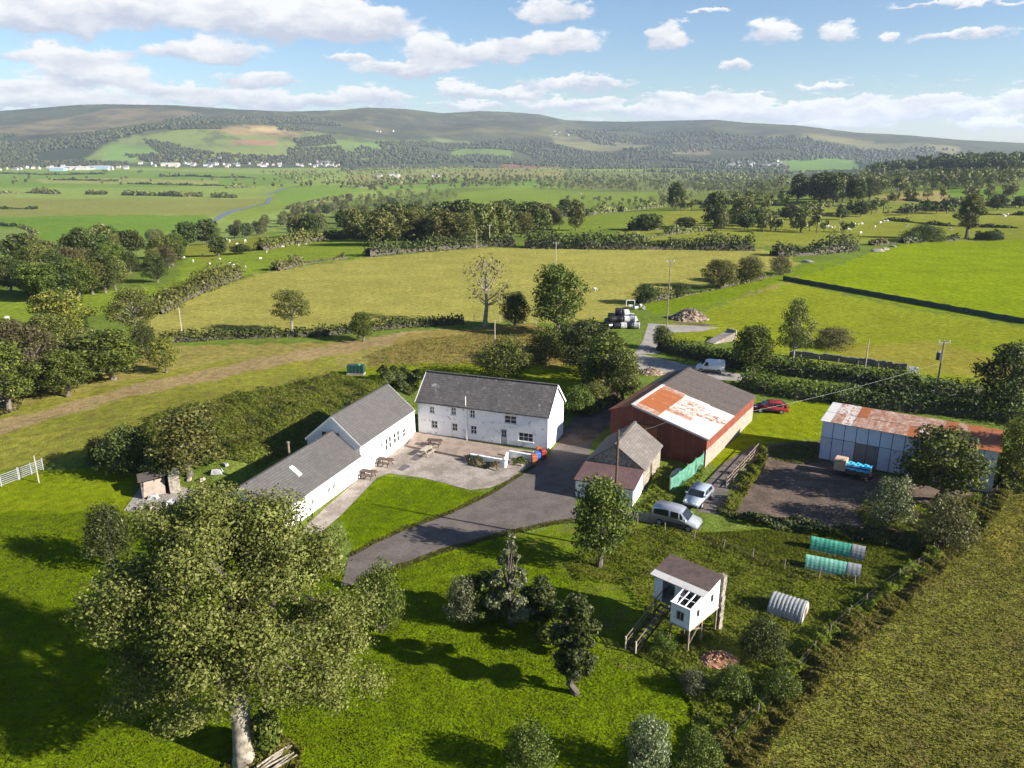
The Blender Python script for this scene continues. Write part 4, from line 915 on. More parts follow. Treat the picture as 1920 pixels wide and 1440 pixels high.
# bins and garden walls by the farmhouse gable
def wheelie(px, py, mat, lab, rz):
    q = at(px, py); e = thing('bin', lab, 'bin', (q.x, q.y, .03), rz, 'bins at the farmhouse corner')
    m = MB(); m.hexa([(-.24, -.24, .06), (.24, -.24, .06), (.24, .24, .06), (-.24, .24, .06), (-.29, -.3, 1.0), (.29, -.3, 1.0), (.29, .34, 1.0), (-.29, .34, 1.0)]); m.build('body', mat, e)
    m = MB(); m.hexa([(-.31, -.33, 1.002), (.31, -.33, 1.002), (.31, .38, 1.002), (-.31, .38, 1.002), (-.27, -.28, 1.08), (.27, -.28, 1.08), (.27, .34, 1.12), (-.27, .34, 1.12)]); m.build('lid', mat, e)
    for s in (-.26, .26): m = MB(); m.tube([(s - .03, .28, .1), (s + .03, .28, .1)], .1, 10); m.build('wheel', 'rubber', e)
for a in [(1008,866,'blue_bin','blue wheeled bin between the orange bins',.3), (1002,871,'orange_bin','orange box bin nearest the drive',.2), (1019,861,'red_bin','tall red bin against the farmhouse corner',.3), (1011,857,'orange_bin','orange bin behind the blue bin',.1)]: wheelie(*a)
def gwall(p0, p1, h, lab, t=.22):
    a, b = at(*p0), at(*p1); d = b - a; e = thing('garden_wall', lab, 'wall', (a.x, a.y, .0), math.atan2(d.y, d.x), 'low white garden walls')
    m = MB(); m.box(0, d.length, 0, t, .0, h); m.build('wall', 'white_wall', e); m = MB(); m.box(-.04, d.length + .04, -.04, t + .04, h, h + .07); m.build('coping', 'frame', e)
gwall((882,866), (948,878), .85, 'low white garden wall behind the flower bed')
gwall((949,878), (953,864), .95, 'white end wall of the flower bed facing the drive', .2)
gwall((955,860), (1000,868), .85, 'short white wall beside the steps')
gwall((1000,869), (1004,862), .9, 'white stub wall next to the bins')
e = thing('garden_steps', 'three concrete steps between the white garden walls', 'steps', (at(956,872).x, at(956,872).y, 0), math.atan2(FX.y, FX.x))
for k in range(3): m = MB(); m.box(0, 1.35, k * .32, (k + 1) * .32 - .004, .04, .2 + k * .14); m.build('step', 'concrete', e)
def picnic(px, py, rz, lab, mat='dark_timber', s=1, z=.036):
    q = at(px, py, z); e = thing('picnic_table', lab, 'table', (q.x, q.y, z), rz, None, s)
    for k in range(5): m = MB(); y = -.36 + k * .16; m.box(-.85, .85, y, y + .14, .7, .74); m.build('table_plank', mat, e)
    for y in (-.72, .5): m = MB(); m.box(-.85, .85, y, y + .24, .42, .46); m.build('bench_plank', mat, e)
    for x in (-.6, .6):
        m = MB(); m.bar((x, -.6, 0), (x, -.2, .7), .08); m.bar((x, .6, 0), (x, .2, .7), .08); m.box(x - .03, x + .03, -.7, .72, .36, .418); m.build('trestle', mat, e)
picnic(722, 872, -.35, 'brown picnic table close to the cottage wall'); picnic(690, 895, -.3, 'dark picnic table beside the low wing'); picnic(815, 836, -.2, 'picnic table in front of the farmhouse windows', z=.262)
picnic(800, 852, 1.1, 'pale stone coloured table on the patio', 'pale_timber')
def pot(px, py, s, lab, k):
    q = at(px, py); e = thing('plant_pot', lab, 'plant pot', (q.x, q.y, .036)); m = MB(); m.tube([(0, 0, 0), (0, 0, .3 * s)], [.14 * s, .2 * s], 10); m.build('pot', 'orange_bin' if k % 2 else 'dark_stone', e)
    c, f = leafcards([(0, 0, .45 * s, .28 * s, .28 * s, .25 * s)], 90, .09 * s, np.random.default_rng(k)); link('foliage', newmesh('foliage', c, f, 'leaf_green'), e)
# ------------------------------------------------------------------ heaps
def lumpy(name, lab, cat, px, py, rx, ry, h, mat, seed, parts=0, pmat=None, ps=.3, rz=0):
    q = G(px, py); g = np.random.default_rng(seed); e = thing(name, lab, cat, q, rz); n, k = 28, 9; V = [(0, 0, h)]
    for i in range(1, k + 1):
        for j in range(n):
            a = 2 * math.pi * j / n; t = i / k; z = h * (1 - t ** 1.4) * g.uniform(.75, 1.15); V.append((rx * t * math.cos(a) * g.uniform(.9, 1.1), ry * t * math.sin(a) * g.uniform(.9, 1.1), z if i < k else -.05))
    Fc = [(0, 1 + j, 1 + (j + 1) % n) for j in range(n)] + [(1+i*n+j, 1+(i+1)*n+j, 1+(i+1)*n+(j+1) % n, 1+i*n+(j+1) % n) for i in range(k-1) for j in range(n)]
    link('heap_body', newmesh('heap_body', V, Fc, mat), e)
    if parts:
        m = MB()
        for _ in range(parts):
            a = g.uniform(0, 6.28); t = g.uniform(0, 1) ** .6; x, y = rx * t * math.cos(a), ry * t * math.sin(a); z = h * (1 - t ** 1.4); d = Vector((g.normal(), g.normal(), g.normal() * .4)).normalized() * ps * g.uniform(.5, 1.4); m.bar(Vector((x, y, z)) - d, Vector((x, y, z)) + d, ps * .4)
        o = m.build('loose_pieces', pmat, e); o['kind'] = 'stuff'
lumpy('manure_heap', 'brown heap of manure and timber beside the tall pole', 'heap', 1292, 598, 3.9, 3.0, 2.1, 'heap', 3, 160, 'timber', .35)
lumpy('earth_heap', 'small reddish heap of soil among brambles below the hut', 'heap', 1347, 1240, 1.5, 1.0, .7, 'red_earth', 5, 50, 'tan_panel', .12)
lumpy('rubble_pile', 'pile of grey rubble on the lane side near the barn', 'heap', 1222, 700, 2.2, 1.3, .9, 'heap', 6, 60, 'block', .25)
# pile of wrapped bales and tyres
def bale_pile():
    g = np.random.default_rng(8); base = G(1166, 612); mw = MB()
    def bale(x, y, z, i):
        rz = g.uniform(-.5, .5); r = .62; m = MB(); n = 14; seg = []
        m.tube([(-.6, 0, 0), (-.5, 0, 0), (.5, 0, 0), (.6, 0, 0)], [r * .86, r, r, r * .86], n); wt = i % 5 not in (0, 2)
        o = m.build('wrapped_bale', 'black_wrap' if x < -.2 or not wt else 'white_wrap', None, False, (base.x + x, base.y + y, base.z + z + r), rz)
        tag(o, 'black plastic wrapped bale in the pile left of the turning area' if o.data.materials[0] == MT['black_wrap'] else 'white plastic wrapped bale in the pile left of the turning area', 'bale', 'wrapped bales piled by the lane')
    i = 0
    for lay, (nx, ny) in enumerate([(5, 4), (4, 3), (2, 2)]):
        for a in range(nx):
            for b in range(ny): bale((a - (nx - 1) / 2) * 1.28 + g.uniform(-.08, .08), (b - (ny - 1) / 2) * 1.28 + .35 * lay, lay * 1.05, i); i += 1
bale_pile()
for k, (px, py) in enumerate([(1182,577),(1192,580),(1200,576),(1207,580)]):
    q = G(px, py); m = MB(); m.tube([(-.45, 0, .35), (.45, 0, .35)], .35, 12); o = m.build('white_drum', 'white_wrap', None, False, q, k * .5); tag(o, 'white plastic drum lying by the field hedge', 'drum', 'white drums near the hedge')
e = thing('white_gateway', 'small white goalpost like gateway near the drums', 'gateway', G(1182, 574)); m = MB(); m.bar((-.9, 0, 0), (-.9, 0, 1.3), .12); m.bar((.9, 0, 0), (.9, 0, 1.3), .12); m.bar((-.96, 0, 1.3), (.96, 0, 1.3), .12); m.build('rail', 'frame', e)
q = at(1712, 698); e = thing('water_trough', 'white water trough at the field edge', 'trough', (q.x, q.y, 0), -.3); m = MB(); m.box(-.6, .6, -.35, .35, 0, .8); m.build('body', 'frame', e); m = MB(); m.box(-.5, .5, -.27, .27, .78, .806); m.build('water', 'water', e)
q = at(1350, 640); e = thing('concrete_ramp', 'sloping pale concrete ramp behind the lane hedge', 'ramp', (q.x, q.y, 0), .55); m = MB(); m.hexa([(-2.6, -1, -.05), (2.6, -1, -.05), (2.6, 1, -.05), (-2.6, 1, -.05), (-2.6, -1, .1), (2.6, -1, 1.5), (2.6, 1, 1.5), (-2.6, 1, .1)]); m.build('slab', 'concrete', e); m = MB(); m.box(2.61, 2.85, -1.1, 1.1, -.05, 1.9); m.build('end_wall', 'block', e)
lw = thing('log_pile', 'pile of cut branches at the foot of the big tree', 'log pile', (at(515,1432).x, at(515,1432).y, 0), .9)
for k in range(16):
    g = RNG; y = g.uniform(-.5, .5); z = .08 + (k // 6) * .14; m = MB(); a = Vector((-1.0 + g.uniform(-.3, .3), y, z)); b = Vector((1.0 + g.uniform(-.3, .3), y + g.uniform(-.3, .3), z + g.uniform(-.03, .15))); m.tube([a, (a + b) / 2 + Vector((0, g.uniform(-.08, .08), .03)), b], [.06, .055, .04], 6); m.build('log', 'pale_bark', lw)

# ------------------------------------------------------------------ poles, wires, fences
def pole(px, py, h, lab, arm=True, trans=False, r=.12, mat='timber', rz=0, lean=0):
    q = G(px, py); e = thing('utility_pole' if arm or h > 7 else 'post', lab, 'pole' if arm or h > 7 else 'post', q, rz)
    m = MB(); m.tube([(0, 0, -.1), (lean, 0, h)], [r, r * .75], 10); m.build('shaft', mat, e)
    if arm:
        m = MB(); m.bar((lean - .8, 0, h - .25), (lean + .8, 0, h - .25), .09, .11); m.build('crossarm', 'metal', e)
        for x in (-.7, 0, .7): m = MB(); m.tube([(lean + x, 0, h - .19), (lean + x, 0, h + .08)], [.05, .07], 8); m.build('insulator', 'lamp', e)
    if trans:
        m = MB(); m.tube([(-.42, 0, h - 2.6), (-.42, 0, h - 1.6)], .32, 12); t = m.build('transformer', 'dark_metal', e); m = MB(); m.tube([(-.42, .1, h - 1.6), (-.42, .1, h - 1.3)], .05, 6); m.tube([(-.42, -.1, h - 1.6), (-.42, -.1, h - 1.3)], .05, 6); m.build('bushing', 'lamp', t)
    return e
pole(1250, 612, 12.6, 'tall wooden pole standing by the turning area', True)
pole(1752, 752, 8.4, 'wooden pole carrying a transformer beyond the blue shed', True, True)
pole(1042, 500, 6.9, 'pole with a crossarm in the middle of the tan field', True, mat='pale_timber')
pole(918, 462, 7.5, 'pale pole standing at the hedge before the central wood', True, mat='pale_timber')
pole(894, 466, 6.5, 'bare pale pole left of its neighbour near the central wood', False, mat='pale_timber', r=.1)
pole(1150, 1030, 10.9, 'dark pole rising in front of the stone outbuilding', False, mat='dark_timber', r=.13)
pole(928, 657, 5.2, 'pale wooden post in the rough bank behind the farmhouse', False, mat='pale_timber', r=.1)
pole(342, 632, 5.5, 'pale post in the hedge below the tan field', False, mat='pale_timber', r=.1)
pole(1622, 690, 4.6, 'thin pale post by the wall along the lane', False, mat='pale_timber', r=.09)
pole(1572, 440, 8, 'far pole standing in the sheep pasture', False, mat='pale_timber', r=.12)
pole(73, 905, 3.0, 'pale lamp post beside the field gates', False, mat='pale_timber', r=.07)
def cable(a, b, sag, r, mat, lab, n=24):
    a, b = Vector(a), Vector(b); m = MB(); m.tube([a.lerp(b, i / n) - Vector((0, 0, sag * 4 * (i / n) * (1 - i / n))) for i in range(n + 1)], r, 5); o = m.build('cable', mat); tag(o, lab, 'cable')
pb = G(1752, 752)
cable((pb.x, pb.y, 5.4), (28.2, 88.3, 2.3), .4, .006, 'frame', 'white cable sloping from the transformer pole to the red barn')
pa = G(1150, 1030); cable((pa.x, pa.y, 10.6), (17.5, 79.5, 4.6), .3, .010, 'wire', 'thin dark wire from the dark pole to the barn')
pt = G(1250, 612)
def posts_fence(pts, lab, step=2.6, h=1.1, wires=3, mat='timber', r=.05, ground=at):
    P = [ground(*q) for q in pts]; e = thing('wire_fence', lab, 'fence', P[0]); o = P[0]; cum = [0]
    for a, b in zip(P, P[1:]): cum.append(cum[-1] + (b - a).length)
    n = max(1, int(cum[-1] / step)); Q = []
    me = None
    for i in range(n + 1):
        s = cum[-1] * i / n; k = max(0, min(len(P) - 2, int(np.searchsorted(cum, s)) - 1)); t = (s - cum[k]) / max(cum[k + 1] - cum[k], 1e-6); p = P[k].lerp(P[k + 1], t); p.z = hz(p.x, p.y)
        if me is None: m = MB(); m.tube([(0, 0, -.1), (0, 0, h)], r, 6); me = m.mesh('post', mat)
        c = link('post', me, e, p - o, RNG.uniform(0, 6)); c.rotation_euler = (RNG.normal() * .04, RNG.normal() * .04, 0); Q.append(p - o)
    for w in range(wires):
        z = h * (.3 + .65 * w / max(1, wires - 1)); m = MB(); m.tube([p + Vector((0, 0, z)) for p in Q], .004, 4); m.build('wire', 'wire', e)
    return e
posts_fence([(1325,1445),(1400,1372),(1560,1192),(1660,1108),(1750,1052)], 'wire fence of grey posts along the right hand field', h=1.2)
posts_fence([(1755,1045),(1830,965),(1882,916)], 'stretch of wire fence running up to the blue shed', h=1.2)
posts_fence([(1195,985),(1320,1018),(1480,1072),(1600,1098),(1745,1130)], 'low wire fence crossing the rough garden below the cars', h=.95)
posts_fence([(866,606),(905,602),(960,604),(1005,610)], 'short fence of pale posts behind the bare tree', h=1.5, mat='pale_timber', r=.08)
posts_fence([(1500,676),(1600,688),(1700,700),(1760,712)], 'field fence on top of the wall by the lane', h=1.1, mat='pale_timber')
def rails(p0, p1, lab, h=1.2, nb=4, mat='pale_timber', step=2.0, name='rail_fence', cat='fence', group=None, z0=0, rw=.03):
    a, b = at(*p0), at(*p1); d = b - a; L = d.length; e = thing(name, lab, cat, (a.x, a.y, 0), math.atan2(d.y, d.x), group)
    n = max(1, round(L / step))
    for i in range(n + 1): m = MB(); m.box(L*i/n - .05, L*i/n + .05, .03, .12, 0, h + .1); m.build('post', mat, e)
    for k in range(nb): z = h * (k + .8) / nb; m = MB(); m.box(-.05, L + .05, -.015, .026, z - rw, z + rw); m.build('rail', mat, e)
rails((1362,916), (1424,846), 'weathered wooden rail fence along the dark track', nb=3, mat='timber', rw=.045)
rails((-30,925), (36,900), 'galvanised field gate nearest the left edge', 1.25, 6, 'metal', 1.6, 'field_gate', 'gate', 'field gates at the left edge')
rails((38,899), (82,881), 'galvanised field gate next to the pale lamp post', 1.25, 6, 'metal', 1.6, 'field_gate', 'gate', 'field gates at the left edge')
e = thing('stone_wall', 'low dark stone wall between the lane and the field', 'wall', at(1480, 672)); 
pp = [(1480,668),(1560,676),(1640,686),(1700,694)]
for i in range(3):
    a, b = at(*pp[i]), at(*pp[i+1]); o = at(1480, 672); n = 9
    for k in range(n):
        p, q = a.lerp(b, k / n), a.lerp(b, (k + 1) / n); p = p - o; q = q - o; m = MB(); j = RNG.uniform(.75, 1.1); m.bar(p + Vector((0, 0, j / 2)), p.lerp(q, .97) + Vector((0, 0, j / 2)), .5, j); m.build('stone', 'dark_stone', e)
q = at(1160, 985); m = MB(); m.box(-2.6, 2.4, -.15, .15, 0, .75); o = m.build('brick_wall', 'block', None, False, (at(1195,975).x, at(1195,975).y, 0), -.25); tag(o, 'low buff wall behind the silver people carrier', 'wall')
# ------------------------------------------------------------------ vegetation
def leafcards(lobes, n, size, g, flat=.0, shell=.55, up=.0):
    """n leaf-sized diamonds spread through ellipsoidal lobes (x,y,z,rx,ry,rz), denser towards the surface, facing outwards"""
    Lb = np.array(lobes, float); vol = (Lb[:, 3] * Lb[:, 4] * Lb[:, 5]) ** (2 / 3); k = g.choice(len(Lb), n, p=vol / vol.sum())
    d = g.normal(size=(n, 3)); d /= np.linalg.norm(d, axis=1)[:, None]
    r = (1 - shell * g.random(n) ** 1.6) * np.clip(g.normal(1, .10, n), .8, 1.3)
    c = Lb[k, :3] + d * r[:, None] * Lb[k, 3:6]
    nr = d / Lb[k, 3:6] * Lb[k, 3:6].mean(1)[:, None] + g.normal(size=(n, 3)) * .55 + np.array([0, 0, up]); nr /= np.linalg.norm(nr, axis=1)[:, None]
    t = np.cross(nr, g.normal(size=(n, 3))); t /= np.linalg.norm(t, axis=1)[:, None]; b = np.cross(nr, t)
    s = size * g.uniform(.55, 1.35, n)[:, None]
    V = np.stack([c - t * s, c - b * s * .62 + nr * s * .18, c + t * s, c + b * s * .62 + nr * s * .18], 1).reshape(-1, 3)
    return V, np.arange(4 * n).reshape(-1, 4)
def make_tree(seed, H, Rc, nl, size, nlobe=24, trunk_h=.28, conic=0., squash=1., sparse=False, tr=.035):
    """returns (trunk mesh builder, crown V, F); crown lobes sit on the ends of limbs"""
    g = np.random.default_rng(seed); mb = MB(); th = H * trunk_h; lobes = []; rt = H * tr
    top = Vector((g.normal() * H * .03, g.normal() * H * .03, H * .78)); fork = Vector((g.normal() * .02 * H, g.normal() * .02 * H, th))
    mb.tube([(0, 0, -.2), (0, 0, th * .3), fork, fork.lerp(top, .5), top], [rt * 1.35, rt, rt * .8, rt * .45, rt * .12], 8)
    for i in range(nlobe):
        a = i * 2.399 + g.uniform(-.4, .4); t = (i + .5) / nlobe; z = th * .9 + (H - th * .9) * (.12 + .80 * t)
        env = math.sin(math.pi * min(1, (.22 + .78 * t) ** (1.0 + conic * .1)) ) ** .7 if conic == 0 else (1 - t) ** conic
        rad = Rc * (.22 + .62 * env) * g.uniform(.6, 1.12) if conic == 0 else Rc * (.12 + .75 * env) * g.uniform(.8, 1.1)
        p = Vector((math.cos(a) * rad * g.uniform(.6, 1), math.sin(a) * rad * g.uniform(.6, 1), z))
        lr = Rc * g.uniform(.22, .44) * (1 if conic == 0 else max(.3, env) * .9); lobes.append((p.x, p.y, p.z, lr, lr, lr * .72 * squash))
        s = fork.lerp(top, max(0, t - .25) * .9); mid = s.lerp(p, .55) + Vector((0, 0, -.03 * H)); mb.tube([s, mid, p], [rt * .38, rt * .22, rt * .06], 5, cap=False)
    if sparse:
        for i in range(60):
            l = lobes[g.integers(len(lobes))]; p = Vector(l[:3]); q = p + Vector(g.normal(size=3)) * l[3] * .4; mb.tube([p, q], [rt * .12, rt * .03], 4, cap=False)
    V, Fq = leafcards(lobes, nl, size, g); V = V[:]; 
    return mb, V, Fq
PROTO = {}
def proto(key, seed, H, Rc, nl, size, leaf, bark='bark', **k):
    mb, V, Fq = make_tree(seed, H, Rc, nl, size, **k)
    PROTO[key] = (mb.mesh('trunk', bark), newmesh('crown', V, Fq, leaf), H, Rc)
for i in range(3):
    proto(('green', i), 20 + i, 10, 4.2, 7000, .185, 'leaf_green', nlobe=30, trunk_h=.16)
    proto(('dark', i), 30 + i, 10, 4.4, 7000, .185, 'leaf_dark', nlobe=30, trunk_h=.14)
    proto(('olive', i), 40 + i, 10, 4.6, 6500, .185, 'leaf_olive', nlobe=30, trunk_h=.16)
    proto(('brown', i), 50 + i, 10, 4.4, 4500, .185, 'leaf_brown', nlobe=26, trunk_h=.14, sparse=True)
    proto(('valley', i), 60 + i, 10, 5.0, 2200, .40, 'leaf_valley', nlobe=24, trunk_h=.12)
    proto(('valleydark', i), 65 + i, 10, 4.8, 2200, .40, 'leaf_dark', nlobe=24, trunk_h=.12)
    proto(('bush', i), 70 + i, 10, 7.5, 6000, .26, 'leaf_green', nlobe=30, trunk_h=.04)
    proto(('darkbush', i), 75 + i, 10, 7.5, 6000, .26, 'leaf_dark', nlobe=30, trunk_h=.04)
    proto(('brownbush', i), 80 + i, 10, 8.0, 5000, .26, 'leaf_brown', nlobe=28, trunk_h=.04, sparse=True)
for i in range(2):
    proto(('yellow', i), 90 + i, 10, 4.6, 6500, .19, 'leaf_yellow', nlobe=30, trunk_h=.16)
    proto(('palebush', i), 94 + i, 10, 6.0, 6000, .22, 'leaf_pale', nlobe=30, trunk_h=.06)
    proto(('tall', i), 98 + i, 10, 2.6, 5500, .17, 'leaf_olive', nlobe=30, trunk_h=.22)
    proto(('open', i), 110 + i, 10, 4.6, 5200, .17, 'leaf_olive', bark='pale_bark', nlobe=22, trunk_h=.34, squash=.8, sparse=True, tr=.028)
    proto(('bare', i), 102 + i, 10, 4.0, 620, .20, 'leaf_straw', bark='pale_bark', nlobe=14, trunk_h=.30, sparse=True)
_cnt = {}
def tree(px, py, top, hw, kind, label, group=None, cat='tree', name=None, P=None, H=None, ground=None):
    """a tree whose foot is at photo point (px,py); its height in metres follows from where its top shows, its width from hw pixels"""
    q = P or G(px, py)
    if H is None:
        s = scale_at(q); d = ray(px, top); H = max(1.2, (CH + d[2] * q.y / d[1] - q.z) * 1.04); W = hw * s * 1.08
    else: W = hw
    i = _cnt.get(kind, 0); _cnt[kind] = i + 1; n = len([k for k in PROTO if k[0] == kind]); tm, cm, h0, r0 = PROTO[(kind, i % n)]
    sc = (W / (r0 * 1.06), W / (r0 * 1.06), H / (h0 * 1.0)); name = name or {'bush': 'shrub', 'darkbush': 'shrub', 'brownbush': 'shrub', 'palebush': 'shrub'}.get(kind, 'broadleaf_tree')
    e = thing(name, label, 'shrub' if name == 'shrub' else cat, q, i * 2.1 + .3, group, sc)
    link('trunk', tm, e); link('crown', cm, e); return e

# --- the great tree in the foreground
def big_tree():
    g = np.random.default_rng(77); base = at(460, 1428); e = thing('ash_tree', 'huge spreading tree with a pale trunk in the left foreground', 'tree', base)
    mb = MB(); lb = MB(); fork = Vector((-.2, .5, 4.2))
    mb.tube([(0, 0, -.2), (0, .05, .5), (-.05, .2, 2.0), fork], [.80, .62, .52, .56], 14)
    mb.tube([fork - Vector((0, 0, .5)), fork + Vector((.55, .1, .9)), fork + Vector((1.0, .3, 2.2))], [.42, .34, .22], 10); mb.tube([fork - Vector((0, 0, .5)), fork + Vector((-.6, .2, .9)), fork + Vector((-1.1, .4, 2.0))], [.40, .30, .2], 10)
    cx, cy, cz = -.9, 2.0, 9.7; RX_, RY_, RZ_ = 7.3, 6.0, 5.6; lobes = []
    limbs = []
    for i in range(9):
        a = i * 2.399 + .5; el = g.uniform(.25, 1.1); d = Vector((math.cos(a) * math.cos(el), math.sin(a) * math.cos(el), math.sin(el))); p = Vector((cx + d.x * RX_ * .72, cy + d.y * RY_ * .72, cz - 1.6 + d.z * RZ_ * .8))
        mid = fork.lerp(p, .45) + Vector((g.normal() * .4, g.normal() * .4, .5)); lb.tube([fork - Vector((0, 0, .25)), fork.lerp(mid, .5), mid, p], [.36, .28, .19, .05], 8, cap=False); limbs.append((mid, p))
    lb.tube([fork - Vector((0, 0, .2)), (-.3, 1.0, 7), (-.7, 1.8, 11), (-.9, 2.2, 13.5)], [.46, .34, .2, .06], 10, cap=False)
    for i in range(105):
        d = Vector(g.normal(size=3)).normalized()
        if d.z < -.55: d.z *= -.6; d.normalize()
        k = g.uniform(.62, 1.0); lr = g.uniform(.8, 1.6)
        p = Vector((cx + d.x * (RX_ - lr * .5) * k, cy + d.y * (RY_ - lr * .5) * k, cz + d.z * (RZ_ - lr * .4) * k)); lobes.append((p.x, p.y, p.z, lr * 1.15, lr * 1.1, lr * .8))
        m0, p0 = limbs[g.integers(len(limbs))]; best = min(limbs, key=lambda q: (q[1] - p).length); s = best[0].lerp(best[1], g.uniform(.3, .9)); lb.tube([s, s.lerp(p, .5) + Vector((0, 0, .2)), p], [.09, .06, .015], 5, cap=False)
    for i in range(34):
        a = i * 2.399; q = g.uniform(2.2, 6.6); p = Vector((cx + 1.2 + math.cos(a) * q * 1.05, cy - .9 + math.sin(a) * q * .8, g.uniform(4.4, 7.2) - .25 * (abs(math.cos(a)) * q > 4))); lr = g.uniform(.8, 1.3); lobes.append((p.x, p.y, p.z, lr * 1.2, lr * 1.1, lr * .8))
        
        if abs(p.x) < 1.9 and p.y < 2.4: lobes[-1] = (p.x, p.y, max(p.z, 6.0) + .2, lr * 1.2, lr * 1.1, lr * .7); p.z = lobes[-1][2]
        best = min(limbs, key=lambda w: (w[0] - p).length); lb.tube([best[0], best[0].lerp(p, .5) + Vector((0, 0, .5)), p], [.08, .05, .015], 5, cap=False)
    for i in range(16):
        lr = g.uniform(.9, 1.3); lobes.append((g.uniform(-3.4, 3.2), g.uniform(-2.6, -.6), g.uniform(6.8, 10.0), lr * 1.15, lr, lr * .8))
    for p in [(4.6, .3, 5.6, 1.5), (5.6, 1.8, 6.8, 1.6), (3.6, -.6, 4.9, 1.2), (-5.0, .2, 5.9, 1.6), (-3.8, -1.2, 5.2, 1.2), (6.4, 3.0, 8.2, 1.4), (-7.6, 2.0, 8.0, 1.5)]:
        lobes.append((p[0], p[1], p[2], p[3] * 1.15, p[3], p[3] * .8)); q = Vector(p[:3]); lb.tube([fork + Vector((0, 0, .6)), fork.lerp(q, .5) + Vector((0, 0, 1.1)), q], [.12, .08, .02], 6, cap=False)
    mb.build('trunk', 'pale_bark', e, True); lb.build('limbs', 'dark_bark', e, True)
    V, Fq = leafcards(lobes, 125000, .09, g, shell=.78); o = link('crown', newmesh('crown', V, Fq, 'leaf_big'), e)
    V, Fq = leafcards([(1.0, .6, 1.2, .9, .8, 1.2), (1.3, .2, 2.4, .7, .7, .9)], 2600, .13, g); link('ivy', newmesh('ivy', V, Fq, 'leaf_green'), e)
big_tree()

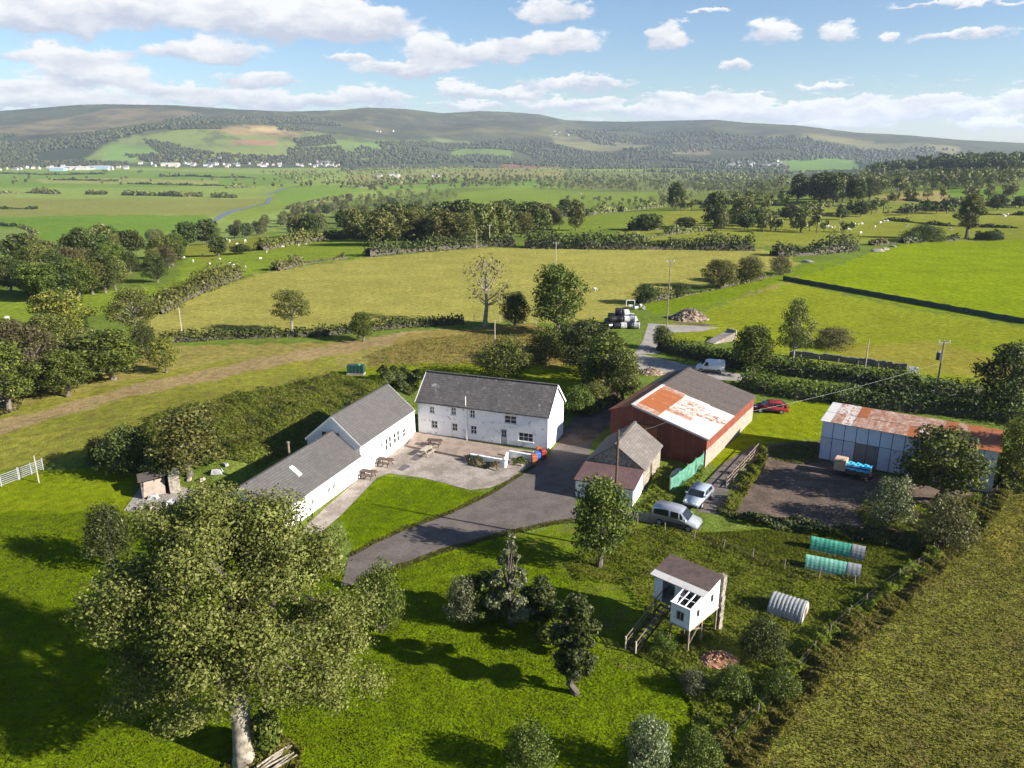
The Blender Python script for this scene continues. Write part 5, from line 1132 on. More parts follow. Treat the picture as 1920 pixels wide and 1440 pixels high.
NEAR = [
 (212,1062,952,48,'dark','small dark round tree behind the great tree on the left'), (715,1186,1068,50,'bush','dense green shrub right of the great tree'),
 (866,1170,1090,34,'palebush','small silvery shrub left of the pointed bush'), (1125,1062,902,62,'green','leafy tree with foliage to the ground beside the dark pole and lean-to'), (1425,1238,1168,46,'darkbush','dark bramble bush between the pig ark and the earth heap'), (1242,1222,1186,28,'bush','small green bush at the foot of the stilt hut steps'), (1372,1308,1256,40,'bush','green bush below the earth heap'), (1462,1318,1262,38,'bush','green bush against the right fence below the pig ark'), (1300,1300,1262,30,'palebush','pale small bush below the stilt hut'),
 (1760,938,806,82,'green','round green tree in front of the blue shed'), (1668,982,900,48,'palebush','pale shrub in the pen left of the round tree'),
 (1768,1030,938,58,'brownbush','straggly pale brown shrub by the pen corner'), (1898,915,790,46,'yellow','light green tree at the right end of the blue shed'),
 (1888,775,652,66,'dark','big dark tree at the right edge of the photo'), (1212,1452,1352,52,'palebush','pale leafy shrub at the bottom edge right of centre'),
 (992,1450,1372,56,'bush','low green shrub at the bottom edge near the middle'), (1310,1440,1385,50,'bush','green shrub at the bottom edge by the fence'),
 (356,892,772,78,'olive','pale limbed tree behind the ruined shed'), (246,888,806,62,'darkbush','dark shrub in the shade left of the pale limbed tree'),
 (190,872,825,34,'darkbush','small dark shrub at the left end of the bank'), (310,905,850,40,'dark','dark bushy tree right above the ruined shed'),
 (18,772,640,62,'green','large green tree at the left edge of the rough field'), (128,744,660,46,'green','green tree standing second from the left edge'),
 (70,730,610,60,'brown','russet tree between the green trees at the left'), (212,712,622,72,'green','broad green tree left of the small yellow one'),
 (312,699,636,30,'yellow','small yellow green tree alone in the rough field'), (120,645,548,62,'yellow','yellow tipped tree above the left thicket'),
 (256,642,544,46,'open','olive tree with a bare trunk at the field corner'), (30,690,600,52,'brown','reddish brown tree at the far left'),
 (172,690,618,46,'olive','olive tree in the left thicket'), (95,660,590,42,'olive','olive tree behind the russet tree'), (270,665,610,30,'darkbush','dark shrub at the end of the clipped hedge'),
 (548,626,547,40,'open','lone round tree on the clipped hedge below the tan field'), (682,640,586,26,'green','small leafy tree growing out of the clipped hedge'),
 (910,612,482,48,'bare','nearly bare pale tree beside the tan field'), (1044,628,500,54,'green','tall green tree in front of the tan field'),
 (966,616,550,32,'dark','round dark tree between the bare and the tall green tree'), (944,712,642,56,'bush','round green shrub just behind the farmhouse'),
 (1022,680,616,44,'bush','green shrub at the right of the grass behind the farmhouse'), (1100,700,606,52,'dark','dark tree in the thicket beside the lane'),
 (1140,730,630,50,'green','green tree at the lower end of the lane thicket'), (1168,752,664,42,'olive','olive tree overhanging the lane by the barn'),
 (1070,665,612,42,'darkbush','dark shrub in the upper lane thicket'), (1085,775,728,36,'bush','green shrub at the farmhouse gable'), (1120,762,720,30,'olive','small tree between gable and red barn'),
 (1484,700,568,34,'open','tall slender tree in the lane hedge'), (1412,700,612,44,'green','green tree in the hedge above the white van'),
 (1240,655,612,20,'green','small conical tree at the foot of the tall pole'), (1562,650,618,50,'brownbush','low brown thicket alone in the bright field'),
 (1210,570,532,28,'dark','dark round tree at the left end of the field hedge'), (1272,556,532,26,'darkbush','dark shrub next along the field hedge'),
 (1345,540,488,36,'olive','bushy tree in the middle of the field hedge'), (1402,530,484,36,'olive','bushy tree near the right end of the field hedge'), (1462,514,482,24,'brownbush','brownish shrub at the end of the field hedge'),
 (1812,448,366,26,'tall','tall ivy clad tree on the far hedge at the right'), (1730,452,424,40,'darkbush','dark shrubs on the far hedge left of the ivy clad tree'), (1862,450,434,22,'darkbush','low dark shrub right of the ivy clad tree'),
 (1338,428,362,26,'valleydark','tall dark tree on the hedge right of the middle field'), (1266,392,342,18,'valleydark','dark tree at the right end of the middle field'),
 (1386,425,372,22,'valley','leafy tree next to the tall dark one'), (1216,432,402,30,'valleydark','dark spreading bush below the middle field'), (1284,430,408,24,'valleydark','dark bush on the pasture right of the spreading bush'),
 (1426,418,390,26,'valley','rounded tree on the pasture hedge'), (1482,412,384,22,'valleydark','dark rounded tree on the pasture'), (1576,412,390,12,'valleydark','small dark tree alone in the pasture'),
 (1613,406,378,17,'valleydark','round dark tree on its own in the pasture'), (1870,394,364,18,'valleydark','dark tree at the right edge pasture'), (1912,390,368,16,'valleydark','dark tree cut by the right edge'),
 (1080,432,376,18,'valley','slim tree at the right end of the central wood'), (1058,405,374,16,'valleydark','dark tree standing above the middle field hedge'),
 (452,476,458,22,'valleydark','dark shrub on the left pasture below the wood'), (410,480,446,20,'valleydark','tree on the left pasture beside the wood'),
]
for a in NEAR: tree(*a)
# pointed silvery bush and the slender leaning tree need their own shape
def special(key, px, py, seed, H, Rc, nl, size, leaf, label, name, cat, **k):
    mb, V, Fq = make_tree(seed, H, Rc, nl, size, **k); e = thing(name, label, cat, at(px, py)); mb.build('trunk', 'dark_bark', e); link('crown', newmesh('crown', V, Fq, leaf), e)
special('p', 958, 1170, 5, 7.9, 2.5, 12000, .10, 'leaf_pale', 'pointed silvery green bush in the middle of the foreground', 'shrub', 'shrub', nlobe=26, trunk_h=.06, conic=1.3)
special('s', 1078, 1300, 6, 7.2, 1.55, 10000, .10, 'leaf_dark', 'slender dark tree left of the stilt hut', 'broadleaf_tree', 'tree', nlobe=20, trunk_h=.1, sparse=True)
special('t', 1065, 1215, 9, 4.0, 1.9, 5000, .11, 'leaf_green', 'dark sprawling bush behind the slender tree', 'shrub', 'shrub', nlobe=14, trunk_h=.06)
special('u', 905, 1160, 12, 3.6, 1.9, 5000, .11, 'leaf_green', 'dark green bush at the left foot of the pointed bush', 'shrub', 'shrub', nlobe=12, trunk_h=.05)
special('w', 1010, 1165, 14, 3.2, 1.7, 4500, .11, 'leaf_dark', 'dark green bush at the right foot of the pointed bush', 'shrub', 'shrub', nlobe=12, trunk_h=.05)

# --- woods whose trees can be told apart
def wood(pts, n, h0, h1, kinds, label, group, wr=.48):
    P = [G(*q)[:2] for q in scatter(np.array(pts, float), n)]      # evenly over the ground as seen
    for x, y in P:
        H = RNG.uniform(h0, h1); k = kinds[RNG.integers(len(kinds))]
        tree(0, 0, 0, H * RNG.uniform(wr - .08, wr + .1), k, {'olive': 'olive green ', 'valley': 'leafy mid green ', 'brown': 'russet ', 'dark': 'dark green ', 'valleydark': 'dark rounded ', 'green': 'fresh green '}[k] + label, group, P=Vector((x, y, hz(x, y))), H=H)
def treemass(pts, n, h0, h1, leaf, label, cards=110, size=.75):
    """a far stand of trees that reads as one mass: many small leafy crowns on short stems, joined"""
    P = [G(*q)[:2] for q in scatter(np.array(pts, float), n)]; g = RNG; L = []; st = MB()
    for x, y in P:
        H = g.uniform(h0, h1); z = hz(x, y); st.tube([(x, y, z - .3), (x, y, z + H * .5)], [H * .035, H * .02], 5, cap=False)
        for k in range(7):
            a = g.uniform(0, 6.28); q = H * .26 * g.random() ** .5; r = H * g.uniform(.15, .24); L.append((x + math.cos(a) * q, y + math.sin(a) * q, z + H * g.uniform(.3, .8), r, r, r * .9))
    V, Fq = leafcards(L, len(P) * cards, size, np.random.default_rng(n)); k = len(V)
    sv_ = np.array([tuple(q) for q in st.v]); sf = np.array(st.f) + k; V = np.vstack([V, sv_]); Fq = np.vstack([Fq, sf])
    me = newmesh('tree_mass', V, Fq, [leaf, 'dark_bark'], [0] * (len(Fq) - len(sf)) + [1] * len(sf)); tag(link('tree_mass', me), label, None, None, 'stuff')
wood([(0,545),(60,515),(150,492),(250,475),(330,466),(340,500),(300,530),(200,552),(90,572)], 44, 6, 9.5, ['olive','valley','green','dark','green','brown'], 'tree in the belt crossing the left side below the valley', 'trees of the left belt', .52)
wood([(20,500),(140,470),(300,448),(420,440),(500,424),(500,440),(380,462),(250,480),(60,515)], 40, 7, 12, ['valley','valleydark','olive'], 'tree in the belt along the edge of the flat valley pasture', 'trees at the valley edge', .55)
wood([(490,420),(560,398),(640,380),(780,384),(800,412),(960,428),(1040,418),(1030,440),(960,456),(860,464),(760,458),(700,460),(600,446),(520,440)], 118, 9, 14, ['valley','valley','valleydark','olive','valley'], 'tree in the central wood beyond the tan field', 'trees of the central wood', .55)
treemass([(1270,362),(1420,374),(1475,368),(1475,350),(1290,344)], 80, 8, 14, 'leaf_valley', 'scattered trees right of the middle field')
treemass([(1000,352),(1240,356),(1260,372),(1240,378),(1230,360),(1000,356)], 50, 8, 13, 'leaf_valley', 'tree line at the top of the middle field')
for k_, (pl_, n_) in enumerate(zip([[(1060, 372), (1240, 382), (1240, 386), (1060, 376)], [(1250, 388), (1480, 392), (1480, 397), (1250, 394)], [(1380, 436), (1480, 430), (1600, 436), (1600, 440), (1480, 436)], [(1500, 404), (1660, 396), (1660, 401), (1500, 409)], [(1660, 376), (1900, 366), (1900, 371), (1660, 381)], [(1690, 352), (1900, 358), (1900, 363), (1690, 358)], [(1100, 392), (1250, 378), (1250, 382), (1100, 397)], [(700, 372), (840, 388), (860, 398), (700, 378)], [(1280, 372), (1480, 380), (1480, 384), (1280, 377)]], (14, 18, 12, 16, 20, 18, 14, 16, 18))):
    treemass(pl_, n_, 4.5, 10, 'leaf_valley', ['low trees across the middle field foot', 'low trees lining the pasture right of centre', 'low trees behind the tan field hedge at the right', 'low trees below the dark clump on the right', 'low trees right of the dark clump', 'low trees across the upper right pasture', 'low trees on the lower edge of the middle field', 'low trees at the left end of the middle field', 'low trees right of the middle field corner'][k_])
wood([(1480,374),(1530,370),(1600,372),(1640,376),(1640,382),(1480,382)], 12, 14, 19, ['valleydark','dark'], 'large tree in the clump on the right pasture', 'trees of the dark clump on the right', .5)
wood([(1330,428),(1360,420),(1480,418),(1480,426),(1360,436)], 10, 6, 10, ['valleydark','valley'], 'small tree on the pasture hedge right of centre', 'trees along the right pasture hedge')
treemass([(560,402),(620,384),(740,366),(830,358),(860,372),(700,398)], 90, 9, 14, 'leaf_valley', 'strip of trees leading back from the central wood')
treemass([(840,355),(1000,351),(1240,355),(1320,360),(1320,343),(1000,338),(850,342)], 190, 9, 15, 'leaf_valley', 'rows of trees behind the middle field', 90, 1.2)
treemass([(1300,360),(1480,364),(1640,374),(1660,364),(1920,348),(1920,332),(1660,336),(1480,332),(1300,334)], 300, 10, 16, 'leaf_valley', 'wooded strip across the right middle distance', 90, 1.25)
treemass([(1590,324),(1640,306),(1760,300),(1860,308),(1920,314),(1920,328),(1760,322),(1640,332)], 260, 13, 19, 'leaf_dark', 'dark wood on the right hand hill', 80, 1.9)
treemass([(1640,402),(1660,394),(1900,386),(1920,392),(1700,406)], 18, 4, 8, 'leaf_dark', 'small trees scattered over the far right pasture')
treemass([(0,318),(240,322),(420,330),(700,337),(700,352),(420,350),(0,348)], 60, 6, 11, 'leaf_valley', 'small trees scattered over the flat valley pasture', 50, 1.9)
treemass([(620,346),(700,338),(860,330),(1060,332),(1060,342),(860,346),(700,360)], 110, 7, 12, 'leaf_valley', 'hedgerow trees across the middle of the valley', 50, 1.9)
treemass([(1060,330),(1300,326),(1480,326),(1480,344),(1300,348),(1060,344)], 150, 8, 13, 'leaf_valley', 'trees along the right side of the valley floor', 50, 1.9)

# --- hedges
def hedge(pts, h, w, label, leaf='leaf_dark', n=None, size=None, gap=0.0, ground=G, uneven=.3):
    P = [ground(*q) for q in pts]; g = np.random.default_rng(int(abs(P[0].x * 13 + P[0].y * 7)) % 9973)
    P3 = np.array([[q.x, q.y] for q in P]); seg = np.hypot(*np.diff(P3, axis=0).T); cum = np.concatenate([[0], np.cumsum(seg)]); L = cum[-1]
    dist = np.hypot(*P3.mean(0)); size = size or max(.12, dist * .0016); n = n or int(min(20000, max(400, L * (w + 2 * h) / (size * size) * .8)))
    s = g.uniform(0, L, n); x = np.interp(s, cum, P3[:, 0]); y = np.interp(s, cum, P3[:, 1]); k = np.clip(np.searchsorted(cum, s) - 1, 0, len(seg) - 1)
    d = np.diff(P3, axis=0)[k] / seg[k][:, None]; nx, ny = -d[:, 1], d[:, 0]
    ph = g.uniform(0, 6, 4); prof = 1 + uneven * (np.sin(s / (h * 1.1) + ph[0]) * .5 + np.sin(s / (h * .47) + ph[1]) * .35 + np.sin(s / (h * 2.9) + ph[2]) * .6)
    if gap: prof = prof * np.clip((np.sin(s / (h * 3.1) + ph[3]) + 1.1 - gap) * 1.6, .12, 1)
    a = g.uniform(-.25, math.pi + .25, n); rr = (1 - .5 * g.random(n) ** 1.6) * np.clip(g.normal(1, .17, n), .6, 1.5)
    lx = np.cos(a) * rr * w / 2 * np.clip(prof, .5, 1.4); lz = np.maximum(np.sign(np.sin(a)) * np.abs(np.sin(a)) ** .6 * rr * h * prof, .05)
    c = np.stack([x + nx * lx, y + ny * lx, np.zeros(n)], 1); c[:, 2] = hfun(c[:, 0], c[:, 1]) + lz
    nr = np.stack([nx * np.cos(a), ny * np.cos(a), np.maximum(np.sin(a), 0) * .9], 1) + g.normal(size=(n, 3)) * .5; nr /= np.linalg.norm(nr, axis=1)[:, None]
    t = np.cross(nr, g.normal(size=(n, 3))); t /= np.linalg.norm(t, axis=1)[:, None]; b = np.cross(nr, t); z = size * g.uniform(.6, 1.4, n)[:, None]
    V = np.stack([c - t * z, c - b * z * .65, c + t * z, c + b * z * .65], 1).reshape(-1, 3); o3 = np.array([P3[0, 0], P3[0, 1], hz(*P3[0])])
    e = thing('hedge', label, 'hedge', o3); link('foliage', newmesh('foliage', V - o3, np.arange(4 * n).reshape(-1, 4), leaf), e)
    # added dark core, not real branches, stops light passing through the leaves
    m = max(2, int(L / max(h * .5, 1))); C = []
    for i in range(m + 1):
        q = L * i / m; px, py = np.interp(q, cum, P3[:, 0]), np.interp(q, cum, P3[:, 1]); kk = min(int(np.clip(np.searchsorted(cum, q) - 1, 0, len(seg) - 1)), len(seg) - 1); dd = np.diff(P3, axis=0)[kk] / seg[kk]
        f = 1 + uneven * (math.sin(q / (h * 1.1) + ph[0]) * .5 + math.sin(q / (h * .47) + ph[1]) * .35 + math.sin(q / (h * 2.9) + ph[2]) * .6)
        if gap: f *= float(np.clip((math.sin(q / (h * 3.1) + ph[3]) + 1.1 - gap) * 1.6, .12, 1))
        for lx, lz in ((-.34, 0), (-.26, .35), (0, .46), (.26, .35), (.36, 0)): X, Y = px - dd[1] * lx * w, py + dd[0] * lx * w; C.append((X - o3[0], Y - o3[1], float(hfun(X, Y)) + lz * h * f - o3[2] - (.1 if lz == 0 else 0)))
    link('branches', newmesh('branches', C, [(i*5+j, i*5+j+1, (i+1)*5+j+1, (i+1)*5+j) for i in range(m) for j in range(4)], 'dark_bark'), e)
HEDGES = [
 ([(300,642),(430,634),(600,629),(760,613),(870,606)], 1.7, 2.2, 'long clipped dark hedge below the tan field', 'leaf_dark', 0, .12),
 ([(690,481),(760,474),(900,463),(965,460)], 4.2, 5, 'tall hedge along the upper left edge of the tan field', 'leaf_dark', 0, .3), ([(985,464),(1100,466),(1250,467),(1412,469)], 4.6, 6, 'tall dark hedge along the top of the tan field', 'leaf_dark', 0, .35),
 ([(1452,480),(1520,477),(1598,468)], 4.2, 6, 'dark hedge clump right of the tan field top hedge', 'leaf_dark', 0, .4), ([(290,590),(335,565),(400,535),(445,520)], 3.6, 5, 'mixed hedge along the left edge of the tan field', 'leaf_olive', 0, .35),
 ([(515,508),(580,493),(645,484)], 3.4, 4.5, 'short russet hedge at the upper left corner of the tan field', 'leaf_brown', .2, .35), ([(1236,655),(1300,670),(1400,692),(1500,704),(1620,718),(1722,730)], 2.4, 2.6, 'dense green hedge along the far side of the lane', 'leaf_dark', 0, .15),
 ([(1395,722),(1440,735),(1500,745),(1570,750)], 2.6, 4, 'loose green hedge between the lane and the red car', 'leaf_green', 0, .35), ([(1560,752),(1650,760),(1760,770),(1850,780),(1925,795)], 2.6, 4.5, 'dark hedge behind the blue shed', 'leaf_dark', 0, .25),
 ([(1640,728),(1740,738),(1840,742)], 2.0, 3, 'dark hedge at the foot of the transformer pole', 'leaf_dark', 0, .25), ([(1195,568),(1270,556),(1335,543),(1405,527),(1482,510)], 1.8, 2.5, 'gappy hedge between tan field and bright field', 'leaf_olive', .5, .4),
 ([(1690,456),(1720,454),(1795,450)], 2.6, 4, 'low hedge on the far side of the bright right field', 'leaf_dark', .1, .4), ([(1828,448),(1880,449)], 2.0, 3, 'short low hedge right of the ivy clad tree', 'leaf_dark', 0, .3), ([(1632,460),(1660,458),(1685,456)], 1.6, 3, 'brown scrub by the stones at the field corner', 'leaf_brown', .2, .4),
 ([(1080,404),(1150,398),(1248,388)], 4, 6, 'hedge along the lower edge of the middle field', 'leaf_valley', .1, .35), ([(1180,432),(1240,430),(1320,428)], 3.5, 5, 'hedge on the pasture below the middle field', 'leaf_dark', .3, .4),
 ([(1360,408),(1440,404),(1560,402)], 2.5, 4, 'broken hedge line across the right pasture', 'leaf_dark', .7, .4), ([(1660,400),(1730,396),(1790,396)], 3, 4, 'leafy hedge in the right pasture distance', 'leaf_valley', .2, .3), ([(1800,400),(1860,403),(1925,404)], 1.8, 3, 'thin hedge line at the right pasture edge', 'leaf_dark', .5, .3),
 ([(1660,412),(1780,424),(1910,428)], 1.2, 2.5, 'low broken hedge across the sheep pasture', 'leaf_dark', .6, .3),
 ([(487,470),(540,460),(620,449)], 4, 5, 'dark hedge between the two left pastures', 'leaf_olive', 0, .3), ([(620,449),(690,446),(760,448)], 3.5, 5, 'hedge leading into the central wood', 'leaf_dark', 0, .3),
 ([(0,364),(50,362),(112,364)], 7, 12, 'row of bushes on the flat valley at the left edge', 'leaf_valley', .1, .35), ([(165,364),(196,365)], 6, 12, 'short bushy row on the flat valley', 'leaf_valley', 0, .3), ([(235,366),(290,367)], 6, 12, 'second bushy row on the flat valley', 'leaf_valley', 0, .3),
 ([(300,367),(335,368)], 6, 12, 'third bushy row on the flat valley', 'leaf_valley', 0, .3), ([(340,369),(380,369)], 6, 12, 'fourth bushy row on the flat valley', 'leaf_valley', 0, .3), ([(398,370),(442,371)], 6, 12, 'bushy row nearest the river', 'leaf_valley', 0, .3), ([(425,353),(478,351)], 7, 14, 'bushy row on the valley beyond the river bend', 'leaf_valley', .2, .4),
 ([(-10,422),(28,425)], 2.5, 5, 'dark ditch hedge at the left edge of the valley pasture', 'leaf_dark', 0, .2), ([(38,425),(60,432),(68,440),(40,452),(0,466)], 2.2, 5, 'curved ditch hedge in the left valley pasture', 'leaf_valley', 0, .2), ([(-10,392),(70,392)], 2.5, 5, 'thin hedge on the left valley pasture', 'leaf_dark', .3, .3),
 ([(540,392),(600,378),(660,368)], 4, 7, 'hedge beyond the river field', 'leaf_valley', 0, .3), ([(640,352),(760,346),(860,344)], 5, 8, 'hedge at the far side of the river pasture', 'leaf_valley', .2, .3),
 ([(1440,300),(1470,312),(1430,326)], 5, 8, 'hedge climbing the right hand hill', 'leaf_valley', 0, .3), ([(1480,326),(1560,322),(1620,322)], 6, 9, 'hedge below the field on the right hand hill', 'leaf_dark', 0, .3), ([(1690,334),(1800,330),(1925,330)], 6, 9, 'hedge below the bright field at the right edge', 'leaf_dark', .1, .3),
 ([(640,322),(760,318),(900,314)], 7, 12, 'far hedge across the valley left of the ploughed strips', 'leaf_valley', .2, .3), ([(1060,338),(1200,334),(1320,332)], 7, 10, 'far hedge right of the valley pastures', 'leaf_valley', .2, .3),
 ([(240,345),(330,347),(420,349)], 3, 7, 'thin far hedge on the valley left of the river', 'leaf_dark', .3, .3), ([(300,331),(400,333),(480,334)], 4, 8, 'thin far hedge below the village', 'leaf_dark', .3, .3), ([(0,326),(120,328),(200,327)], 4, 8, 'thin far hedge below the town at the left', 'leaf_dark', .3, .3),
 ([(1290,384),(1380,382),(1470,386)], 2.5, 4, 'thin hedge across the pasture right of the middle field', 'leaf_valley', .3, .3), ([(1500,392),(1560,388),(1640,386)], 2.5, 4, 'thin hedge below the dark clump', 'leaf_valley', .3, .3), ([(1010,412),(1060,406),(1110,404)], 4, 6, 'bushy hedge at the lower left of the middle field', 'leaf_dark', .1, .4), ([(860,410),(920,400),(960,398)], 4, 6, 'hedge at the left end of the middle field', 'leaf_dark', .2, .4), ([(1160,456),(1250,440),(1330,432)], 2.5, 4, 'hedge climbing right behind the tan field', 'leaf_valley', .4, .4), ([(1700,376),(1780,384),(1900,388)], 3, 5, 'hedge across the far right pasture', 'leaf_valley', .3, .4),
 ([(100,338),(220,340)], 3, 6, 'far thin hedge below the town', 'leaf_dark', .3, .3), ([(1210,955),(1270,975),(1345,955)], .1, .1, None, None, 0, 0),
]
for pts, h, w, lab, leaf, gap, un in HEDGES:
    if lab: hedge(pts, h, w, lab, leaf, gap=gap, uneven=un)

# --- thickets and rough growth (uncountable)
def thicket(name, pts, h, n, size, leaf, label, bump=1.6, ground=at, up=.9, core=True, seed=0):
    pl = np.array([ground(*q)[:2] for q in pts]); g = np.random.default_rng(seed + 5); P = scatter(pl, n); n = len(P)
    def hh(x, y): return h * np.clip(.55 + .35 * np.sin(x / bump * 1.3 + np.sin(y / bump)) + .3 * np.sin(y / bump * 1.7 + 1.3 * np.sin(x / bump * .8)) + .18 * np.sin(x / bump * 4.1 + y / bump * 3.3), .12, 1.5)
    z = hh(P[:, 0], P[:, 1]) * (1 - .5 * g.random(n) ** 2); e_ = .15
    gx = (hh(P[:, 0] + e_, P[:, 1]) - hh(P[:, 0] - e_, P[:, 1])) / (2 * e_); gy = (hh(P[:, 0], P[:, 1] + e_) - hh(P[:, 0], P[:, 1] - e_)) / (2 * e_)
    c = np.stack([P[:, 0], P[:, 1], hfun(P[:, 0], P[:, 1]) + z], 1); nr = np.stack([-gx, -gy, np.full(n, up)], 1) + g.normal(size=(n, 3)) * .55; nr /= np.linalg.norm(nr, axis=1)[:, None]
    t = np.cross(nr, g.normal(size=(n, 3))); t /= np.linalg.norm(t, axis=1)[:, None]; b = np.cross(nr, t); s = size * g.uniform(.5, 1.4, n)[:, None]
    V = np.stack([c - t * s, c - b * s * .6, c + t * s, c + b * s * .6], 1).reshape(-1, 3)
    o = link(name, newmesh(name, V, np.arange(4 * n).reshape(-1, 4), leaf)); tag(o, label, None, None, 'stuff')
thicket('bank_grass', [(420,880),(250,850),(300,800),(420,770),(560,715),(630,704),(700,718),(655,782),(590,830),(556,850),(484,888)], .8, 16000, .12, 'blade_rough', 'straw coloured growth among the brambles on the bank', 2.1, seed=31)
thicket('bramble_bank', [(420,880),(250,850),(300,800),(420,770),(560,715),(630,704),(700,718),(760,722),(760,730),(735,715),(655,782),(590,830),(556,850),(484,888)], .9, 32000, .13, 'weed', 'brambles and scrub covering the bank behind the cottage', 1.5, seed=1)
thicket('bramble_bank', [(705,712),(780,698),(800,722),(770,742),(740,730)], 1.8, 6000, .16, 'leaf_dark', 'dark brambles at the farmhouse corner', 1.4, seed=2)
thicket('bramble_patch', [(1195,1230),(1290,1190),(1345,1170),(1440,1180),(1490,1170),(1500,1230),(1420,1330),(1380,1400),(1290,1420),(1300,1330),(1260,1260)], .45, 20000, .09, 'weed', 'dark brambles below and beside the stilt hut', 1.1, seed=3)
thicket('rough_growth', [(1060,1060),(1130,1000),(1250,985),(1420,1035),(1500,1075),(1680,1090),(1620,1150),(1540,1230),(1440,1190),(1340,1170),(1220,1190),(1180,1100),(1090,1090)], .36, 24000, .09, 'weed', 'rough weeds and nettles in the old garden', .9, seed=4)
thicket('rough_verge', [(1300,1440),(1400,1340),(1560,1175),(1740,1040),(1830,950),(1880,905),(1915,905),(1860,985),(1760,1085),(1600,1230),(1450,1400),(1420,1460)], .75, 38000, .10, 'blade_rough', 'tall rough grass and weeds along the right fence', .8, seed=5)
thicket('lane_scrub', [(1040,620),(1100,610),(1170,650),(1190,690),(1180,740),(1130,775),(1075,790),(1060,770),(1090,730),(1080,680)], 1.7, 16000, .2, 'leaf_olive', 'tangled scrub beside the lane above the farmhouse', 1.6, seed=6)
thicket('pen_weeds', [(1360,955),(1420,860),(1435,840),(1440,870),(1400,930),(1380,960)], 1.0, 5000, .12, 'weed', 'green weeds along the rail fence', .8, seed=7)
thicket('yard_weeds', [(1200,955),(1235,880),(1262,880),(1258,925),(1300,905),(1312,880),(1322,885),(1290,940),(1225,970)], .6, 5000, .12, 'weed', 'weeds between the outbuilding and the netting fence', .7, seed=8)
thicket('dark_scrub', [(1330,955),(1560,990),(1740,1010),(1830,965),(1860,935),(1850,985),(1770,1050),(1680,1030),(1540,1008),(1400,985)], .8, 12000, .13, 'leaf_dark', 'low dark scrub along the lower edge of the pen', .9, seed=9)
thicket('pen_growth', [(1600,960),(1660,925),(1740,950),(1840,930),(1850,960),(1790,1000),(1700,1005),(1620,985)], .55, 9000, .10, 'weed', 'weeds among the shrubs at the right of the pen', .7, seed=21)
thicket('pen_growth', [(1440,838),(1530,828),(1545,862),(1500,872),(1450,862)], .35, 3500, .09, 'weed', 'weeds on the bare ground left of the blue shed', .7, seed=22)
thicket('fence_weeds', [(1300,1440),(1400,1345),(1560,1180),(1740,1045),(1830,955),(1845,965),(1760,1060),(1570,1200),(1410,1370),(1340,1450)], 1.1, 16000, .10, 'weed', 'tall green weeds along the right fence line', .7, seed=23)
thicket('shed_scrub', [(1868,905),(1905,860),(1930,880),(1930,930),(1880,925)], 1.8, 5000, .16, 'leaf_yellow', 'light green scrub at the right end of the blue shed', 1.2, seed=10)
thicket('left_scrub', [(-20,790),(-20,640),(60,620),(150,640),(280,660),(250,690),(120,700),(60,760)], 2.6, 16000, .24, 'leaf_brown', 'russet scrub between the trees at the left', 2.2, seed=11)
thicket('bank_growth', [(760,640),(1000,612),(1060,650),(1000,690),(860,690),(700,690),(680,670)], .3, 9000, .13, 'blade_rough', 'rough grass on the bank behind the farmhouse', 1.2, seed=12)
thicket('flower_bed', [(872,862),(884,858),(936,876),(934,884),(880,874)], .75, 1800, .09, 'flower', 'mixed flowers and shrubs in front of the garden wall', .5, seed=13)
thicket('flower_bed', [(958,868),(985,866),(990,873),(962,874)], .7, 700, .09, 'leaf_green', 'green plants beside the garden steps', .5, seed=14)
thicket('tree_foot_growth', [(420,1440),(450,1400),(520,1380),(570,1410),(560,1450)], .6, 3000, .10, 'blade_rough', 'weeds round the foot of the great tree', .6, seed=15)
# --- grass blades over the near meadows
def grass(name, pts, n, hgt_, mat, label, seed, ground=at, wid=.05):
    pl = np.array([ground(*q)[:2] for q in pts]); g = np.random.default_rng(seed); P = scatter(pl, n); n = len(P); clump = .5 + .5 * np.sin(P[:, 0] * 1.9 + 2 * np.sin(P[:, 1] * 1.3)) * np.sin(P[:, 1] * 2.3 + np.sin(P[:, 0]))
    a = g.uniform(0, 6.283, n); d = np.stack([np.cos(a), np.sin(a)], 1); h = hgt_ * g.uniform(.35, 1.2, n) * (.55 + .8 * clump); w = wid * g.uniform(.6, 1.6, n); z0 = hfun(P[:, 0], P[:, 1])
    ln = g.normal(size=(n, 2)) * h[:, None] * .55; A = np.column_stack([P - d * w[:, None], z0]); B = np.column_stack([P + d * w[:, None], z0]); C = np.column_stack([P + ln, z0 + h])
    o = link(name, newmesh(name, np.stack([A, B, C], 1).reshape(-1, 3), np.arange(3 * n).reshape(-1, 3), mat)); tag(o, label, None, None, 'stuff')
grass('meadow_grass', [(-60,1460),(-60,970),(200,960),(560,1010),(660,1085),(960,1010),(1080,1060),(1200,1200),(1300,1330),(1340,1460)], 84000, .085, 'blade', 'lush meadow grass in the foreground', 31)
grass('lawn_grass', [(642,962),(712,892),(790,898),(880,921),(922,923),(840,962),(745,998),(662,1042)], 16000, .05, 'blade', 'short bright lawn in front of the patio', 32, wid=.04)
grass('rough_grass', [(1340,1460),(1420,1350),(1580,1190),(1770,1050),(1890,920),(1990,900),(1990,1460)], 42000, .12, 'blade_rough', 'long rough grass in the right foreground field', 33)
for k_, pl_ in enumerate([[(668,1090),(676,1080),(729,1066),(832,1028),(929,1001),(1035,978),(1075,972),(1078,980),(1035,985),(930,1009),(834,1037),(731,1074),(690,1094)], [(650,1042),(700,1015),(752,991),(846,957),(925,919),(966,893),(1000,872),(1003,875),(968,898),(927,925),(848,963),(754,997),(702,1021),(655,1046)]]):
    grass('edge_grass', pl_, 5000, .16, 'blade_rough', ['straw coloured grass creeping over the lower edge of the drive', 'straw coloured grass along the upper edge of the drive'][k_], 51 + k_)
